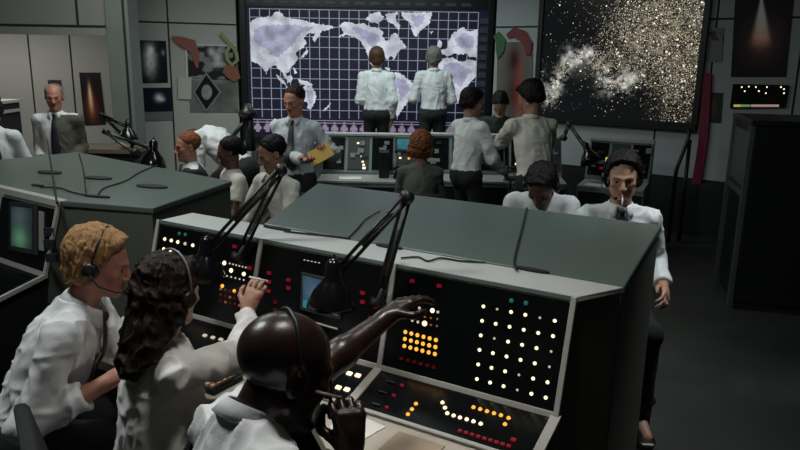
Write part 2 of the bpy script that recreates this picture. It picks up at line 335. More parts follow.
def person(label, head, phi, H=1.75, h=.009, lean=6, side=0, hphi=None, hpitch=5, hroll=0, sit=True, ground=0.0, skin='fair', hair=None, style='short',
           L=None, Rr=None, shirt=M_shirt, sleeve=(1.0, 1.0), tie=None, trousers=M_trous, female=False, fold=.006, seed=1, collar=True, headset=None, group=None,
           twist=0, vest=None, eyes=True, feet=None, head_scale=1.0, hsh=None, nvec=None):
    s = H/1.75; f = R(phi); hphi = phi if hphi is None else hphi
    Fw = np.array((math.sin(f), math.cos(f), 0)); Rw = np.array((math.cos(f), -math.sin(f), 0))
    a, b = R(lean), R(side); S = nrm((math.sin(b), math.sin(a), math.cos(a)*math.cos(b)))
    nv = nrm(S*.45+np.array((0, .10, .62)))*.172*s
    if nvec is not None: nv = np.array(nvec)*s
    loc2w = lambda p: Rw*p[0]+Fw*p[1]+np.array((0, 0, p[2]))
    hw = np.array(head, float); tor = .50*s
    pel_w = hw-loc2w(nv)-loc2w(S*tor); root = np.array((pel_w[0], pel_w[1], ground))
    w2l = lambda p: np.array(((np.array(p)-root)@Rw, (np.array(p)-root)@Fw, p[2]-ground))
    pel = w2l(pel_w); nb = pel+S*tor; hc = w2l(hw)
    sr = nrm(np.cross((0, 1, 0), S)); sf = np.cross(S, sr)
    if twist: c_, s_ = math.cos(R(twist)), math.sin(R(twist)); shr = sr*c_-sf*s_
    else: shr = sr
    QS = np.stack([sr, sf, S], 1); fem = .87 if female else 1.0
    sw = .168*s*fem; sh = {+1: pel+S*(tor-.055*s)+shr*sw, -1: pel+S*(tor-.055*s)-shr*sw}
    rmin = .72*h; arm = {}
    for sd, sp in ((1, Rr), (-1, L)):
        sp = dict(sp or {}); t = sp.get('t', ('l', (sd*.06, .10, -.52)))
        tgt = w2l(t[1]) if t[0] == 'w' else sh[sd]+np.array(t[1])*s
        el, wr = ik(sh[sd], tgt, .295*s, .255*s, sp.get('pole', (sd*.45, -.55, -.6)))
        d = nrm(wr-el); hd = sp.get('dir'); hd = d if hd is None else nrm(hd)
        arm[sd] = (el, wr, hd, sp.get('n', (-sd*.8, .1, -.5)), sp.get('curl', .45), sp.get('thumb', .4))
    if sit:
        leg = {}
        for sd in (1, -1):
            hip = pel+np.array((sd*.085*s, .02, -.02)); kn = np.array((sd*.12*s, pel[1]+.42*s, min(pel[2]-.01, .56))); an = np.array((sd*.12*s, kn[1]-.02, .09))
            leg[sd] = (hip, kn, an)
    else:
        leg = {}
        for sd in (1, -1):
            hip = pel+np.array((sd*.085*s, 0, -.03)); fx = feet[sd] if feet else (sd*.11, 0)
            an = np.array((fx[0]*s, fx[1]*s, .09)); kn, an2 = ik(hip, an, .43*s, .43*s, (0, 1, 0)); an2[2] = .09; leg[sd] = (hip, kn, an2)
    pts = np.array([hc, pel]+[p for q in arm.values() for p in q[:2]]+[p for q in leg.values() for p in q]+[hc+nrm((0, 0, 1))*.15])
    lo = pts.min(0)-.24*s; hi = pts.max(0)+.24*s; lo[2] = max(lo[2], -.03)
    root_o = thing('person', label, 'person', tuple(root), -f, group)
    # ---- body
    g = Grid(lo, hi, h)
    g.ell(pel, (.155*s, .105*s, .115*s), QS, .05); g.ell(pel+S*.17*s, (.118*s*fem, .086*s, .15*s), QS, .05); g.ell(pel+S*.33*s, (.140*s*fem, .095*s, .160*s), QS, .05)
    for sd in (1, -1): g.cone(nb-S*.03*s, sh[sd], .046*s, .038*s, .03)
    Q = rot_head(R(hphi-phi), R(hpitch), R(hroll)); hs = s*head_scale*(.96 if female else 1.0)
    hl = lambda x, y, z: hc+Q@(np.array((x, y, z))*hs)
    g.cone(nb-S*.03*s, hl(0, -.022, -.05), .060*s*(.85 if female else 1), .052*hs, .03)
    E = lambda c, r, k=.02, op='u': g.ell(hl(*c), np.array(r)*hs, Q, k*hs, op)
    Cn = lambda a_, b_, ra, rb, k=.015, op='u': g.cone(hl(*a_), hl(*b_), ra*hs, rb*hs, k*hs, op)
    E((0, -.012, .037), (.076, .096, .081), 0); E((0, .028, -.028), (.061, .062, .086), .03)
    for sd in (1, -1):
        Cn((sd*.052, .0, -.055), (sd*.012, .066, -.094), .018, .020, .025)
        Cn((sd*.012, .086, .022), (sd*.046, .070, .020), .011, .009, .014)
        E((sd*.044, .060, -.014), (.020, .020, .018), .02)
        E((sd*.032, .099, .003), (.017, .014, .012), .012, 's')
        E((sd*.013, .099, -.034), (.0085, .011, .008), .006)
        E((sd*.079, -.010, -.002), (.009, .021, .034), .006); E((sd*.086, -.004, .0), (.006, .010, .018), .006, 's')
        Cn((0, .0905, -.0585), (sd*.021, .083, -.061), .0065, .004, .006)
        Cn((0, .0885, -.071), (sd*.018, .081, -.067), .0075, .004, .006)
    Cn((0, .088, .014), (0, .112, -.030), .0085, .0125, .012); E((0, .078, -.098), (.018, .016, .014), .015)
    for sd in (1, -1):
        el, wr, hd, n, curl, th = arm[sd]
        g.cone(sh[sd], el, .044*s*fem, .038*s*fem, .02); g.cone(el, el+(wr-el)*.35, .041*s*fem, .041*s*fem, .02); g.cone(el+(wr-el)*.35, wr, .041*s*fem, .026*s*fem, .02)
        add_hand(g, wr, hd, n, sd, s*(.92 if female else 1), curl, th, 1.0, rmin)
        hip, kn, an = leg[sd]; g.cone(hip, kn, .078*s, .052*s, .04); g.cone(kn, an, .05*s, .035*s, .02); g.cone(an, an+np.array((sd*.02, .13, -.05)), .034, .028, .02)
    V, Fq = g.mesh()
    me = fast_mesh('body', V, Fq)
    lp = ((V-hc)@Q)/hs
    tint = np.ones((len(V), 4), np.float32)
    dk = skin in ('dark', 'brown')
    def blend(mask, c):
        tint[:, :3] = tint[:, :3]*(1-mask[:, None])+np.array(c)*mask[:, None]
    lip = np.clip(1.3-np.sqrt((lp[:, 0]/.024)**2+((lp[:, 2]+.064)/.012)**2), 0, 1)*(lp[:, 1] > .07); blend(np.clip(lip*2, 0, 1), (.82, .5, .5) if not female else (.85, .35, .38))
    brow = np.clip(1.25-np.sqrt(((np.abs(lp[:, 0])-.031)/.021)**2+((lp[:, 2]-.022-.1*(np.abs(lp[:, 0])-.02))/.0065)**2), 0, 1)*(lp[:, 1] > .06)
    blend(np.clip(brow*2, 0, 1)*(.8 if not female else .55), (.25, .2, .18) if hair != 'blond' else (.6, .45, .35))
    chk = np.clip(1-np.sqrt(((np.abs(lp[:, 0])-.042)/.03)**2+((lp[:, 2]+.025)/.03)**2), 0, 1)*(lp[:, 1] > .04); blend(chk*.6, (1.05, .85, .82))
    ca = me.color_attributes.new('tint', 'FLOAT_COLOR', 'POINT'); ca.data.foreach_set('color', tint.ravel())
    body = link_mesh('body', me, SKIN[skin], root_o)
    if eyes:
        for sd in (1, -1):
            mb = MB(); mb.ball((0, 0, 0), .0125*hs, 14, 10)
            for i, fc in enumerate(mb.f):
                c = sum((Vector(mb.v[j]) for j in fc), Vector())/len(fc)
                if c.y > .0092*hs: mb.m[i] = 1
            o = mb.build('eye', [M_eye, M_iris], root_o, True); o.matrix_local = Matrix.Translation(hl(sd*.032, .0725, .003)) @ Matrix(Q.tolist()).to_4x4()
    # ---- shirt
    hh = hsh or max(h*1.1, .0062); g2 = Grid(lo, hi, hh); i2 = .016*s
    wz = pel+S*.03*s
    g2.ell(pel+S*.02*s, np.array((.150*s, .112*s, .11*s))+i2*.9, QS, .05); g2.ell(pel+S*.17*s, np.array((.128*s*fem, .098*s, .15*s))+i2*1.35, QS, .05); g2.ell(pel+S*.33*s, np.array((.150*s*fem, .104*s, .165*s))+i2, QS, .05)
    if female:
        for sd in (1, -1): g2.ell(pel+S*.30*s+sf*.085*s+sr*sd*.062*s, (.062*s, .058*s, .062*s), QS, .03)
    for sd in (1, -1): g2.cone(nb-S*.025*s, sh[sd], .055*s+i2*.5, .044*s+i2*.6, .04)
    g2.plane(wz, -S); g2.cone(nb-S*.01*s, nb+S*.2, .066*s, .12*s, .012, 's') if False else None
    g2.plane(nb+S*.035*s+sf*.0, S*.9+sf*.18, nb-.16*s, nb+.16*s)
    for sd in (1, -1):
        el, wr, hd, n, curl, th = arm[sd]; sl = sleeve[0 if sd == 1 else 1]
        if sl >= 0:
            g2.cone(sh[sd], el, .047*s*fem+i2*.75, .043*s*fem+i2*1.1, .03)
            e = el+(wr-el)*max(.12, sl); g2.cone(el, e, .044*s*fem+i2*1.1, (.044-.014*sl)*s*fem+i2*.9, .02, cutb=True)
        else:
            e = sh[sd]+(el-sh[sd])*(1+sl); g2.cone(sh[sd], e, .049*s*fem+i2, .05*s*fem+i2, .03, cutb=True)
    V2, F2 = g2.mesh(); V2 = folds(V2, F2, fold, seed)
    sme = fast_mesh('shirt', V2, F2); so = link_mesh('shirt', sme, shirt, root_o)
    # ---- trousers, shoes
    g3 = Grid(lo, hi, max(h*1.3, .011)); g3.ell(pel-S*.0, np.array((.160*s, .114*s, .12*s))+.012, QS, .05); g3.plane(pel+S*.055*s, S)
    for sd in (1, -1):
        hip, kn, an = leg[sd]; g3.cone(hip, kn, .086*s, .066*s, .05); g3.cone(kn, an-np.array((0, 0, .03)), .066*s, .056*s, .03)
    g3.plane((0, 0, .045), (0, 0, -1)); V3, F3 = g3.mesh(); V3 = folds(V3, F3, .005, seed+20, (14, 14, 5)); link_mesh('trousers', fast_mesh('trousers', V3, F3), trousers, root_o)
    for sd in (1, -1):
        an = leg[sd][2]; mb = MB(); c = Vector((an[0]+sd*.01, an[1]+.06, .042))
        prof = [(-.09, .030, .075), (-.08, .038, .09), (-.03, .040, .095), (.03, .042, .07), (.08, .046, .05), (.12, .042, .042), (.15, .025, .032)]
        v = []; nseg = 10
        for (y, wd, ht) in prof:
            for q in range(nseg):
                t = 2*math.pi*q/nseg; v.append((c.x+wd*math.cos(t), c.y+y, max(.002, .038+(ht-.038)*math.sin(t) if math.sin(t) > 0 else .038+.036*math.sin(t)*1.2)))
        k = len(prof); fcs = [(i*nseg+q, (i+1)*nseg+q, (i+1)*nseg+(q+1) % nseg, i*nseg+(q+1) % nseg) for i in range(k-1) for q in range(nseg)]+[tuple(range(nseg)), tuple(reversed(range((k-1)*nseg, k*nseg)))]
        mb._add(v, fcs); mb.build('shoe', M_shoe, root_o, True)
    # ---- collar, tie
    bvh = BVHTree.FromPolygons([Vector(v) for v in V2], F2.tolist())
    if collar:
        mb = MB(); n = 28; ax = nrm(nrm(hl(0, -.02, -.06)-nb)*.7+S*.3); cx = sr; cf = nrm(np.cross(ax, cx)); cc = nb+S*.012*s+sf*.004
        ring = []
        for i in range(n+1):
            t = R(-158)+R(316)*i/n; t += math.pi   # opening at the front
            fr = math.cos(t)*-1; dirv = cx*math.sin(t)*-1+cf*(-math.cos(t))*-1
            dirv = cx*math.sin(t)+cf*math.cos(t)*1.08
            front = max(0, math.cos(t)); r0 = .061*s*(.88 if female else 1)
            pr = [(r0, -.012), (r0-.003, .030-.014*front), (r0+.002, .032-.014*front), (r0+.006+.004*front, .026-.014*front), (r0+.018+.016*front, -.006-.036*front), (r0+.013+.016*front, -.008-.036*front), (r0+.006, .022-.016*front)]
            ring.append([Vector(cc+dirv*rr*1.0+ax*(zz*s)-ax*.012*s*front) for rr, zz in pr])
        m_ = len(ring[0]); v = [p for rg in ring for p in rg]
        fcs = [(i*m_+j, (i+1)*m_+j, (i+1)*m_+(j+1) % m_, i*m_+(j+1) % m_) for i in range(n) for j in range(m_)]+[tuple(range(m_)), tuple(reversed(range(n*m_, (n+1)*m_)))]
        mb._add(v, fcs); mb.build('collar', shirt, root_o, True)
    if tie:
        pts_t = []
        top = nb+S*.004*s+sf*.072*s
        for i in range(15):
            u = i/14.0; p = nb-S*(.02+.40*u)*s; hit = bvh.ray_cast(Vector(p+sf*.5), Vector(-sf), 1.0)
            q = np.array(hit[0]) if hit[0] is not None else p+sf*.12*s
            pts_t.append(q+sf*(.010+fold*.6))
        for i in range(1, 14): pts_t[i] = pts_t[i]*.5+(pts_t[i-1]+pts_t[i+1])*.25
        pts_t[0] = nb+S*-.008*s+sf*.082*s; mb = MB(); v = []
        for i, p in enumerate(pts_t):
            wd = (.012 if i == 0 else .017+.026*min(1, i/11))*s; th = .005
            if i == 14: wd *= .15
            v += [p-sr*wd-sf*th, p+sr*wd-sf*th, p+sr*wd+sf*th*.4, p+sf*th, p-sr*wd+sf*th*.4]
        fcs = [(i*5+j, i*5+(j+1) % 5, (i+1)*5+(j+1) % 5, (i+1)*5+j) for i in range(14) for j in range(5)]+[(0, 1, 2, 3, 4), tuple(reversed(range(70, 75)))]
        mb._add(v, fcs); to = mb.build('necktie', tie, root_o, True)
        mb = MB(); p = Vector(pts_t[0]); mb.ball(p+Vector(S*.006), .019*s, 10, 7, sc=(1, .8, 1.1)); mb.build('tie_knot', tie, to, True)
    if vest:
        g4 = Grid(lo, hi, hh); i4 = i2+.014*s
        g4.ell(pel+S*.02*s, np.array((.150*s, .112*s, .11*s))+i4, QS, .05); g4.ell(pel+S*.17*s, np.array((.128*s, .098*s, .15*s))+i4*1.3, QS, .05); g4.ell(pel+S*.33*s, np.array((.150*s, .104*s, .165*s))+i4, QS, .05)
        for sd in vest[1]: 
            g4.cone(nb-S*.03*s, sh[sd], .05*s+i4*.5, .05*s+i4, .04); el, wr = arm[sd][:2]; g4.cone(sh[sd], el, .05*s+i4, .046*s+i4, .03); g4.cone(el, el+(wr-el)*.92, .046*s+i4, .032*s+i4, .02, cutb=True)
        g4.plane(pel-S*.02*s, -S); g4.plane(nb+S*.0, S)
        if len(vest[1]) == 2:
            c0 = nb+sf*.02; g4.apply(lambda X, Y, Z: np.abs((X-c0[0])*sr[0]+(Y-c0[1])*sr[1]+(Z-c0[2])*sr[2])-.055*s-((X-pel[0])*sf[0]+(Y-pel[1])*sf[1]+(Z-pel[2])*sf[2] < .03)*-1.0, g4.lo, g4.lo+g4.h*g4.n, 0, 's')
        else: g4.plane(nb, -sr*vest[1][0])
        V4, F4 = g4.mesh(); V4 = folds(V4, F4, .006, seed+31); link_mesh('jacket', fast_mesh('jacket', V4, F4), vest[0], root_o)
    # ---- hair
    if hair:
        hg = max(h*.7, .0042); lo4, hi4 = (-.2, -.22, -.36), (.2, .17, .2); gh = Grid(lo4, hi4, hg)
        t = {'short': .010, 'full': .022, 'thick': .026, 'curly': .038, 'long': .020, 'bun': .014, 'bob': .022, 'balding': .008}[style]
        gh.ell((0, -.026-t*.25, .046), (.0775+t*.75, .096+t*.7, .078+t), None, 0)
        if style in ('full', 'thick', 'curly', 'long', 'bob'):
            for sd in (1, -1): gh.ell((sd*.066, -.025, -.005), (.028+t*.4, .062, .055), None, .02)
            gh.ell((0, -.085, -.03), (.06, .04+t*.3, .06), None, .03)
            gh.ell((0, .045, .098), (.06, .048, .020+t*.3), None, .03)
        low = -.065
        if style == 'long':
            gh.cone((0, -.055, .0), (0, -.065, -.235), .088, .108, .03)
            for sd in (1, -1): gh.cone((sd*.066, -.015, .0), (sd*.098, -.01, -.22), .036, .058, .03)
            low = -.34
        if style == 'curly':
            for sd in (1, -1): gh.ell((sd*.065, -.03, -.04), (.055, .07, .06), None, .03)
            low = -.11
        if style == 'thick':
            gh.ell((0, -.082, -.055), (.064, .036, .055), None, .02); low = -.088
            for sd in (1, -1): gh.ell((sd*.074, -.022, -.03), (.020, .040, .052), None, .02)
        if style == 'bun': gh.ell((0, -.115, -.01), (.045, .04, .05), None, .015)
        if style == 'bob': gh.cone((0, -.06, -.02), (0, -.055, -.08), .08, .07, .03); low = -.13
        # the face and neck stay free
        fl = .022 if style not in ('long', 'curly', 'bob') else .036
        gh.apply(lambda X, Y, Z: np.maximum(-( (Y-fl)*.86-(Z-.034)*.52 ), np.abs(X)-.5), lo4, hi4, .006, 's')
        gh.ell((0, .075, -.02), (.064, .06, .083), None, .012, 's')
        gh.apply(lambda X, Y, Z: low-Z+.014*np.sin(X*95+seed)*np.cos(Y*80+seed*2)+.008*np.sin(X*210+Y*170), lo4, hi4, 0, 'i')
        if style in ('short', 'balding', 'full'):
            for sd in (1, -1): gh.cone((sd*.10, -.006, -.012), (sd*.10, .03, -.05), .026 if style in ('short', 'balding') else .016, .03, .006, 's')
        if style == 'balding': gh.ell((0, .02, .13), (.07, .10, .075), None, .01, 's')
        Vh, Fh = gh.mesh()
        am = {'short': .004, 'full': .0035, 'thick': .005, 'curly': .011, 'long': .013, 'bun': .003, 'bob': .007, 'balding': .003}[style]
        az = np.arctan2(Vh[:, 0], Vh[:, 1]+.03); elv = np.arctan2(Vh[:, 2]-.02, np.hypot(Vh[:, 0], Vh[:, 1]+.03)); Nn = vnormals(Vh, Fh)
        st_ = vnoise(np.stack([az*15+elv*2.5, elv*2.2, az*0], 1), seed+60)+.6*vnoise(np.stack([az*34+elv*4, elv*4, az*0], 1), seed+61)
        Vh = Vh+Nn*(st_*.0032*(0 if style in ('curly',) else 1))[:, None]
        frq = {'curly': (42, 42, 42), 'long': (26, 26, 20)}.get(style, (55, 40, 18))
        Vh = folds(Vh, Fh, am, seed+40, frq); Vh = Vh*hs@Q.T+hc
        link_mesh('hair', fast_mesh('hair', Vh, Fh), HAIR[hair], root_o)
    if headset:
        T = Matrix.Translation(hc) @ Matrix((Q*hs).tolist()).to_4x4(); e = headset.get('e', .012)
        mb = MB(); mb.tube([((.082+e)*math.cos(R(q)), -.01+headset.get('y', 0)*math.sin(R(q)), .012+(.108+e)*math.sin(R(q))) for q in range(0, 181, 12)], .0045, 6)
        hb = mb.build('headset', headset.get('mat', M_black), root_o, True); hb.matrix_local = T
        for sd in headset.get('cups', (1, -1)):
            mb = MB(); mb.lathe([(.018, 0), (.030, .004), (.031, .014), (.022, .022), (.0, .023)], (sd*(.078+e*.6), -.01, .0), (sd, 0, 0), 14); mb.build('earcup', M_black, hb, True)
        sd = headset.get('boom', 0)
        if sd:
            pb = [(sd*(.092+e), -.005, -.01), (sd*(.09+e), .03, -.045), (sd*.07, .085, -.07), (sd*.035, .115, -.075)]
            mb = MB(); mb.tube(pb, .003, 6); bo = mb.build('mic_boom', M_black, hb, True)
            mb = MB(); mb.ball(pb[-1], .011, 8, 6); mb.build('microphone', M_black, hb, True)
    info = dict(root=root_o, pel=pel_w, wr={k: root+loc2w(v[1]) for k, v in arm.items()}, hand={k: root+loc2w(v[1]+v[2]*.09*s) for k, v in arm.items()},
                mouth=root+loc2w(hl(0, .095, -.064)), hdir=loc2w(Q@np.array((0, 1, 0))), fw=Fw, rw=Rw, seat=pel_w[2]-.125*s)
    return info
# ------------------------------------------------------------------ printed or backlit pictures: a fine grid coloured per vertex
def paint_mat(name, estr=0.0, rough=.45):
    if name in _M: return _M[name]
    m = bpy.data.materials.new(name); m.use_nodes = True; nt = m.node_tree; b = nt.nodes['Principled BSDF']
    a = nt.nodes.new('ShaderNodeAttribute'); a.attribute_name = 'paint'
    nz = nt.nodes.new('ShaderNodeTexNoise'); nz.inputs['Scale'].default_value = 90
    mx = nt.nodes.new('ShaderNodeMix'); mx.data_type = 'RGBA'; mx.blend_type = 'OVERLAY'; mx.inputs['Factor'].default_value = .12
    nt.links.new(a.outputs['Color'], mx.inputs['A']); nt.links.new(nz.outputs['Color'], mx.inputs['B'])
    if estr:
        b.inputs['Base Color'].default_value = (.01, .01, .01, 1); nt.links.new(mx.outputs['Result'], b.inputs['Emission Color']); b.inputs['Emission Strength'].default_value = estr
    else: nt.links.new(mx.outputs['Result'], b.inputs['Base Color'])
    b.inputs['Roughness'].default_value = rough; b.inputs['Specular IOR Level'].default_value = .12 if estr else .15; _M[name] = m; return m
M_print = paint_mat('printed_picture'); M_screen = paint_mat('lit_screen', 1.0, .2)
def picture(name, corners, fn, m, parent=None, res=48, lift=0.0):
    """corners: lower left, lower right, upper right, upper left; fn(u, v) -> rgb arrays"""
    c = [np.array(p, float) for p in corners]; nn = nrm(np.cross(c[1]-c[0], c[3]-c[0])); n = res
    u, v = np.meshgrid(np.linspace(0, 1, n), np.linspace(0, 1, n), indexing='ij'); u = u.ravel(); v = v.ravel()
    P = ((1-u)*(1-v))[:, None]*c[0]+(u*(1-v))[:, None]*c[1]+(u*v)[:, None]*c[2]+((1-u)*v)[:, None]*c[3]+nn*lift
    o = P.mean(0); I = np.arange(n*n).reshape(n, n)
    Fq = np.stack([I[:-1, :-1], I[1:, :-1], I[1:, 1:], I[:-1, 1:]], -1).reshape(-1, 4)
    me = fast_mesh(name, P-o, Fq); col_ = np.ones((n*n, 4), np.float32); col_[:, :3] = np.clip(np.stack(np.broadcast_arrays(*fn(u, v)), -1), 0, 20)
    me.color_attributes.new('paint', 'FLOAT_COLOR', 'POINT').data.foreach_set('color', col_.ravel())
    ob = link_mesh(name, me, m, parent); ob.location = o; return ob
def gs(u, v, cu, cv, su, sv): return np.exp(-((u-cu)/su)**2-((v-cv)/sv)**2)
def uvn(u, v, f, sd=0): return vnoise(np.stack([u*f, v*f, u*0+.5], 1), sd)*.5+.5

# ------------------------------------------------------------------ the room
def wall(name, p0, p1, z0, z1, cols, rows, m, seam=.022, back=.12):
    p0, p1 = Vector((*p0, 0)), Vector((*p1, 0)); L = (p1-p0).length; d = (p1-p0)/L; n = Vector((d.y, -d.x, 0))
    o = structure(name)
    mb = MB(); a, b = p0-n*.012, p1-n*.012
    mb.hexa([a, b, b-n*back, a-n*back]+[q+Vector((0, 0, z1)) for q in (a, b, b-n*back, a-n*back)]); mb.build('backing', M_seam, o)
    cs = [0]+list(cols)+[L]; rs = [z0]+list(rows)+[z1]
    for i in range(len(cs)-1):
        for j in range(len(rs)-1):
            u0, u1, w0, w1 = cs[i]+seam/2, cs[i+1]-seam/2, rs[j]+seam/2, rs[j+1]-seam/2
            q = [p0+d*u0, p0+d*u1]; mb = MB()
            P = [q[0]+Vector((0, 0, w0)), q[1]+Vector((0, 0, w0)), q[1]-n*.011+Vector((0, 0, w0)), q[0]-n*.011+Vector((0, 0, w0))]
            mb.hexa(P+[p+Vector((0, 0, w1-w0)) for p in P]); mb.build('panel', m, o)
    return o, p0, d, n
ZC = 3.55
mb = MB(); mb.box((0, 4.5, -.05), (15, 16, .1)); fl = tag(mb.build('floor', M_floor), 'dark grey vinyl floor of the control room', kind='structure')
mb = MB(); mb.box((0, 4.5, ZC+.05), (15, 16, .1)); tag(mb.build('ceiling', M_ceil), 'plain grey ceiling above the control room', kind='structure')
def ucol(px, py, p0, d, n): return (on_plane(px, py, p0, n)-p0).dot(d)
# wall behind the map
W_map, pm, dm, nm = wall('wall_map', (-2.2, 9.72), (1.2, 9.72), .3, ZC, (), (2.35,), M_wall)
# short wall between the map and the star picture
W_mid, pq, dq, nq = wall('wall_middle', (1.2, 9.5), (1.78, 9.12), .3, ZC, (), (at(515, 27, y=9.35).z,), M_wallR)
# right wall, turned towards the room
RW0, RWd = Vector((1.77, 9.12, 0)), Vector((.79, -.613, 0)).normalized()
RWn = Vector((RWd.y, -RWd.x, 0))
ur = lambda px, py=60: (on_plane(px, py, RW0, RWn)-RW0).dot(RWd)
_e = RW0+RWd*5.2
W_r, pr_, dr_, nr_ = wall('wall_right', RW0.xy, _e.xy, .64, ZC, (ur(653, 150), ur(702, 150), ur(794, 100)), (on_plane(716, 19, RW0, RWn).z,), M_wallR)
mb = MB(); a, b = RW0+RWd*.02+RWn*.004, _e+RWn*.004; mb.hexa([a, b, b+RWn*.03, a+RWn*.03]+[q+Vector((0, 0, .62)) for q in (a, b, b+RWn*.03, a+RWn*.03)]); tag(mb.build('baseboard_right', M_seam), kind='structure')
# left wall, turned a little the other way
LW1 = Vector((-2.2, 9.6, 0)); LWd = Vector((math.cos(R(20)), math.sin(R(20)), 0)); LW0 = LW1-LWd*1.62; LWn = Vector((LWd.y, -LWd.x, 0))
ul = lambda px, py=60: (on_plane(px, py, LW0, LWn)-LW0).dot(LWd)
W_l, _, _, _ = wall('wall_left', LW0.xy, LW1.xy, .25, ZC, (ul(170, 60),), (on_plane(180, 23, LW0, LWn).z,), M_wall)
# alcove further left with a soffit over it
W_a, pa, da, na = wall('wall_alcove', (-7.0, 8.7), (-3.42, 8.7), .2, 2.6, (7.0+at(31, 70, y=8.7).x, 7.0+at(73, 80, y=8.7).x), (), M_wall)
mb = MB(); mb.box((-5.035, 7.72, (2.19+ZC)/2), (3.93, .44, ZC-2.19)); sf_ = tag(mb.build('soffit', M_soff), 'grey bulkhead over the alcove by the left wall', kind='structure')
mb = MB(); mb.box((-5.035, 7.52, 2.145), (3.93, .06, .085)); mb.build('ledge', M_soff, sf_)
mb = MB(); mb.box((at(77, 15, y=7.49).x, 7.495, 2.9), (.02, .012, 1.4)); mb.build('seam', M_seam, sf_)
mb = MB(); mb.box((-5.035, 7.485, 2.195), (3.93, .012, .018)); mb.build('seam', M_seam, sf_)
pc = at(119.5, 60, y=7.45); mb = MB(); mb.box((pc.x, 7.6, ZC/2), (.235, .3, ZC)); tag(mb.build('pillar', M_pillar, bev=.01), 'grey green pillar between the alcove and the poster wall', kind='structure')
mb = MB(); mb.box((pc.x+.075, 7.445, ZC/2), (.022, .012, ZC)); tag(mb.build('trim_1', M_seam), kind='structure')
mb = MB(); mb.hexa([(-7.1, -3.3, 0), (-7.0, -3.3, 0), (-7.0, 8.7, 0), (-7.1, 8.7, 0)]+[(-7.1, -3.3, ZC), (-7.0, -3.3, ZC), (-7.0, 8.7, ZC), (-7.1, 8.7, ZC)]); tag(mb.build('wall_far_left', M_soff), kind='structure')
mb = MB(); mb.box((0, -3.35, ZC/2), (14, .1, ZC)); tag(mb.build('wall_rear', M_soff), kind='structure')
mb = MB(); mb.box((5.95, 1.3, ZC/2), (.1, 9.3, ZC)); tag(mb.build('wall_far_right', M_soff), kind='structure')
# platform under the map
mb = MB(); mb.box((-.5, 9.0, .15), (3.36, 1.3, .3)); tag(mb.build('platform', M_black, bev=.01), 'low black platform in front of the world map', kind='structure')

# ------------------------------------------------------------------ world map display
YM = 9.60
mapd = thing('map_display', 'large lit world map with white grid lines on dark blue', 'map display', (-.47, YM, .3))
def mloc(p): return Vector(p)-Vector((-.47, YM, .3))
def mpt(X, Yc, lift=0.0):            # sketch coordinates of the map -> point on the display
    px, py = 240+X/3.077, Yc/3.077; p = at(px, py, y=YM-.03)
    u = (X-33)/694.0; v = (Yc-35)/390.0
    x0, x1 = at(251, 60, y=YM-.03).x, at(476.5, 60, y=YM-.03).x; z1, z0 = at(364, 10.5, y=YM-.03).z, at(364, 138, y=YM-.03).z
    return Vector((x0+(x1-x0)*u+.47, -.03-lift, z1+(z0-z1)*v-.3))
M_mapbg = mat('map_navy', (.004, .004, .012), .6, emit=(.05, .05, .16), estr=.07)
M_mapwhite = mat('map_land_white', (.3, .3, .34), .5, emit=(.80, .83, .93), estr=.55, var=.3, vscale=7)
M_maplav = mat('map_land_lavender', (.2, .2, .3), .5, emit=(.56, .56, .76), estr=.5, var=.3, vscale=7)
M_mapgrid = mat('map_grid_line', (.3, .3, .4), .5, emit=(.52, .54, .78), estr=.3)
M_mapicon = mat('map_icon_mauve', (.3, .2, .3), .5, emit=(.45, .36, .55), estr=.4)
M_mapbar = mat('map_caption_bar', (.03, .03, .04), .5, emit=(.2, .2, .3), estr=.06)
fx0, fx1 = at(242, 60, y=YM).x, at(491, 60, y=YM).x
zt, zb = 2.95, at(364, 139, y=YM).z
mb = MB(); mb.box(mloc(((fx0+fx1)/2, YM, (zt+zb)/2)), (fx1-fx0, .04, zt-zb)); mb.build('backing_board', M_mapbg, mapd)
for xa in (fx0+.035, fx1-.03):
    mb = MB(); mb.box(mloc((xa, YM-.03, (zt+zb)/2)), (.075, .07, zt-zb)); mb.build('frame_post', M_black, mapd, bev=.005)
mb = MB(); mb.box(mloc(((fx0+fx1)/2, YM-.03, zb-.02)), (fx1-fx0, .07, .05)); mb.build('frame_rail', M_black, mapd)
mb = MB(); mb.box(mloc(((fx0+fx1)/2, YM-.01, 2.665)), (fx1-fx0-.15, .05, .19)); mb.build('caption_band', M_black, mapd)
for X in list(range(45, 700, 46)):
    p = mpt(X, 14); mb = MB(); mb.box(p+Vector((0, -.012, 0)), (.13 if X % 3 else .09, .01, .04)); mb.build('caption', M_mapbar, mapd)
for k in range(24):
    X = 33+k*30.2
    if X > 728: break
    mb = MB(); t_, b_ = mpt(X, 35), mpt(X, 365); mb.box((t_+b_)/2, (.010, .006, t_.z-b_.z)); mb.build('grid_line', M_mapgrid, mapd)
for Yc in (35, 60, 86, 115, 147, 182, 213, 243, 274, 306, 340, 372):
    mb = MB(); a, b = mpt(33, Yc), mpt(727, Yc); mb.box((a+b)/2, (b.x-a.x, .006, .009)); mb.build('grid_line', M_mapgrid, mapd)
for k in range(12):
    a, b = mpt(738, 52+k*27), mpt(752, 68+k*27); mb = MB(); mb.box((a+b)/2+Vector((0, -.008, 0)), (b.x-a.x+.04, .008, (a.z-b.z))); mb.build('caption', M_mapbar, mapd)
for k in range(23):
    X = 48+k*30.2; c = mpt(X, 398); mb = MB(); mb.box(c, (.10, .006, .045)); mb.box(c+Vector((0, 0, .035)), (.06, .006, .03)); mb.box(c+Vector((0, 0, .07)), (.02, .006, .05)); mb.box(c-Vector((0, 0, .04)), (.05, .006, .03)); mb.build('map_icon', M_mapicon, mapd)
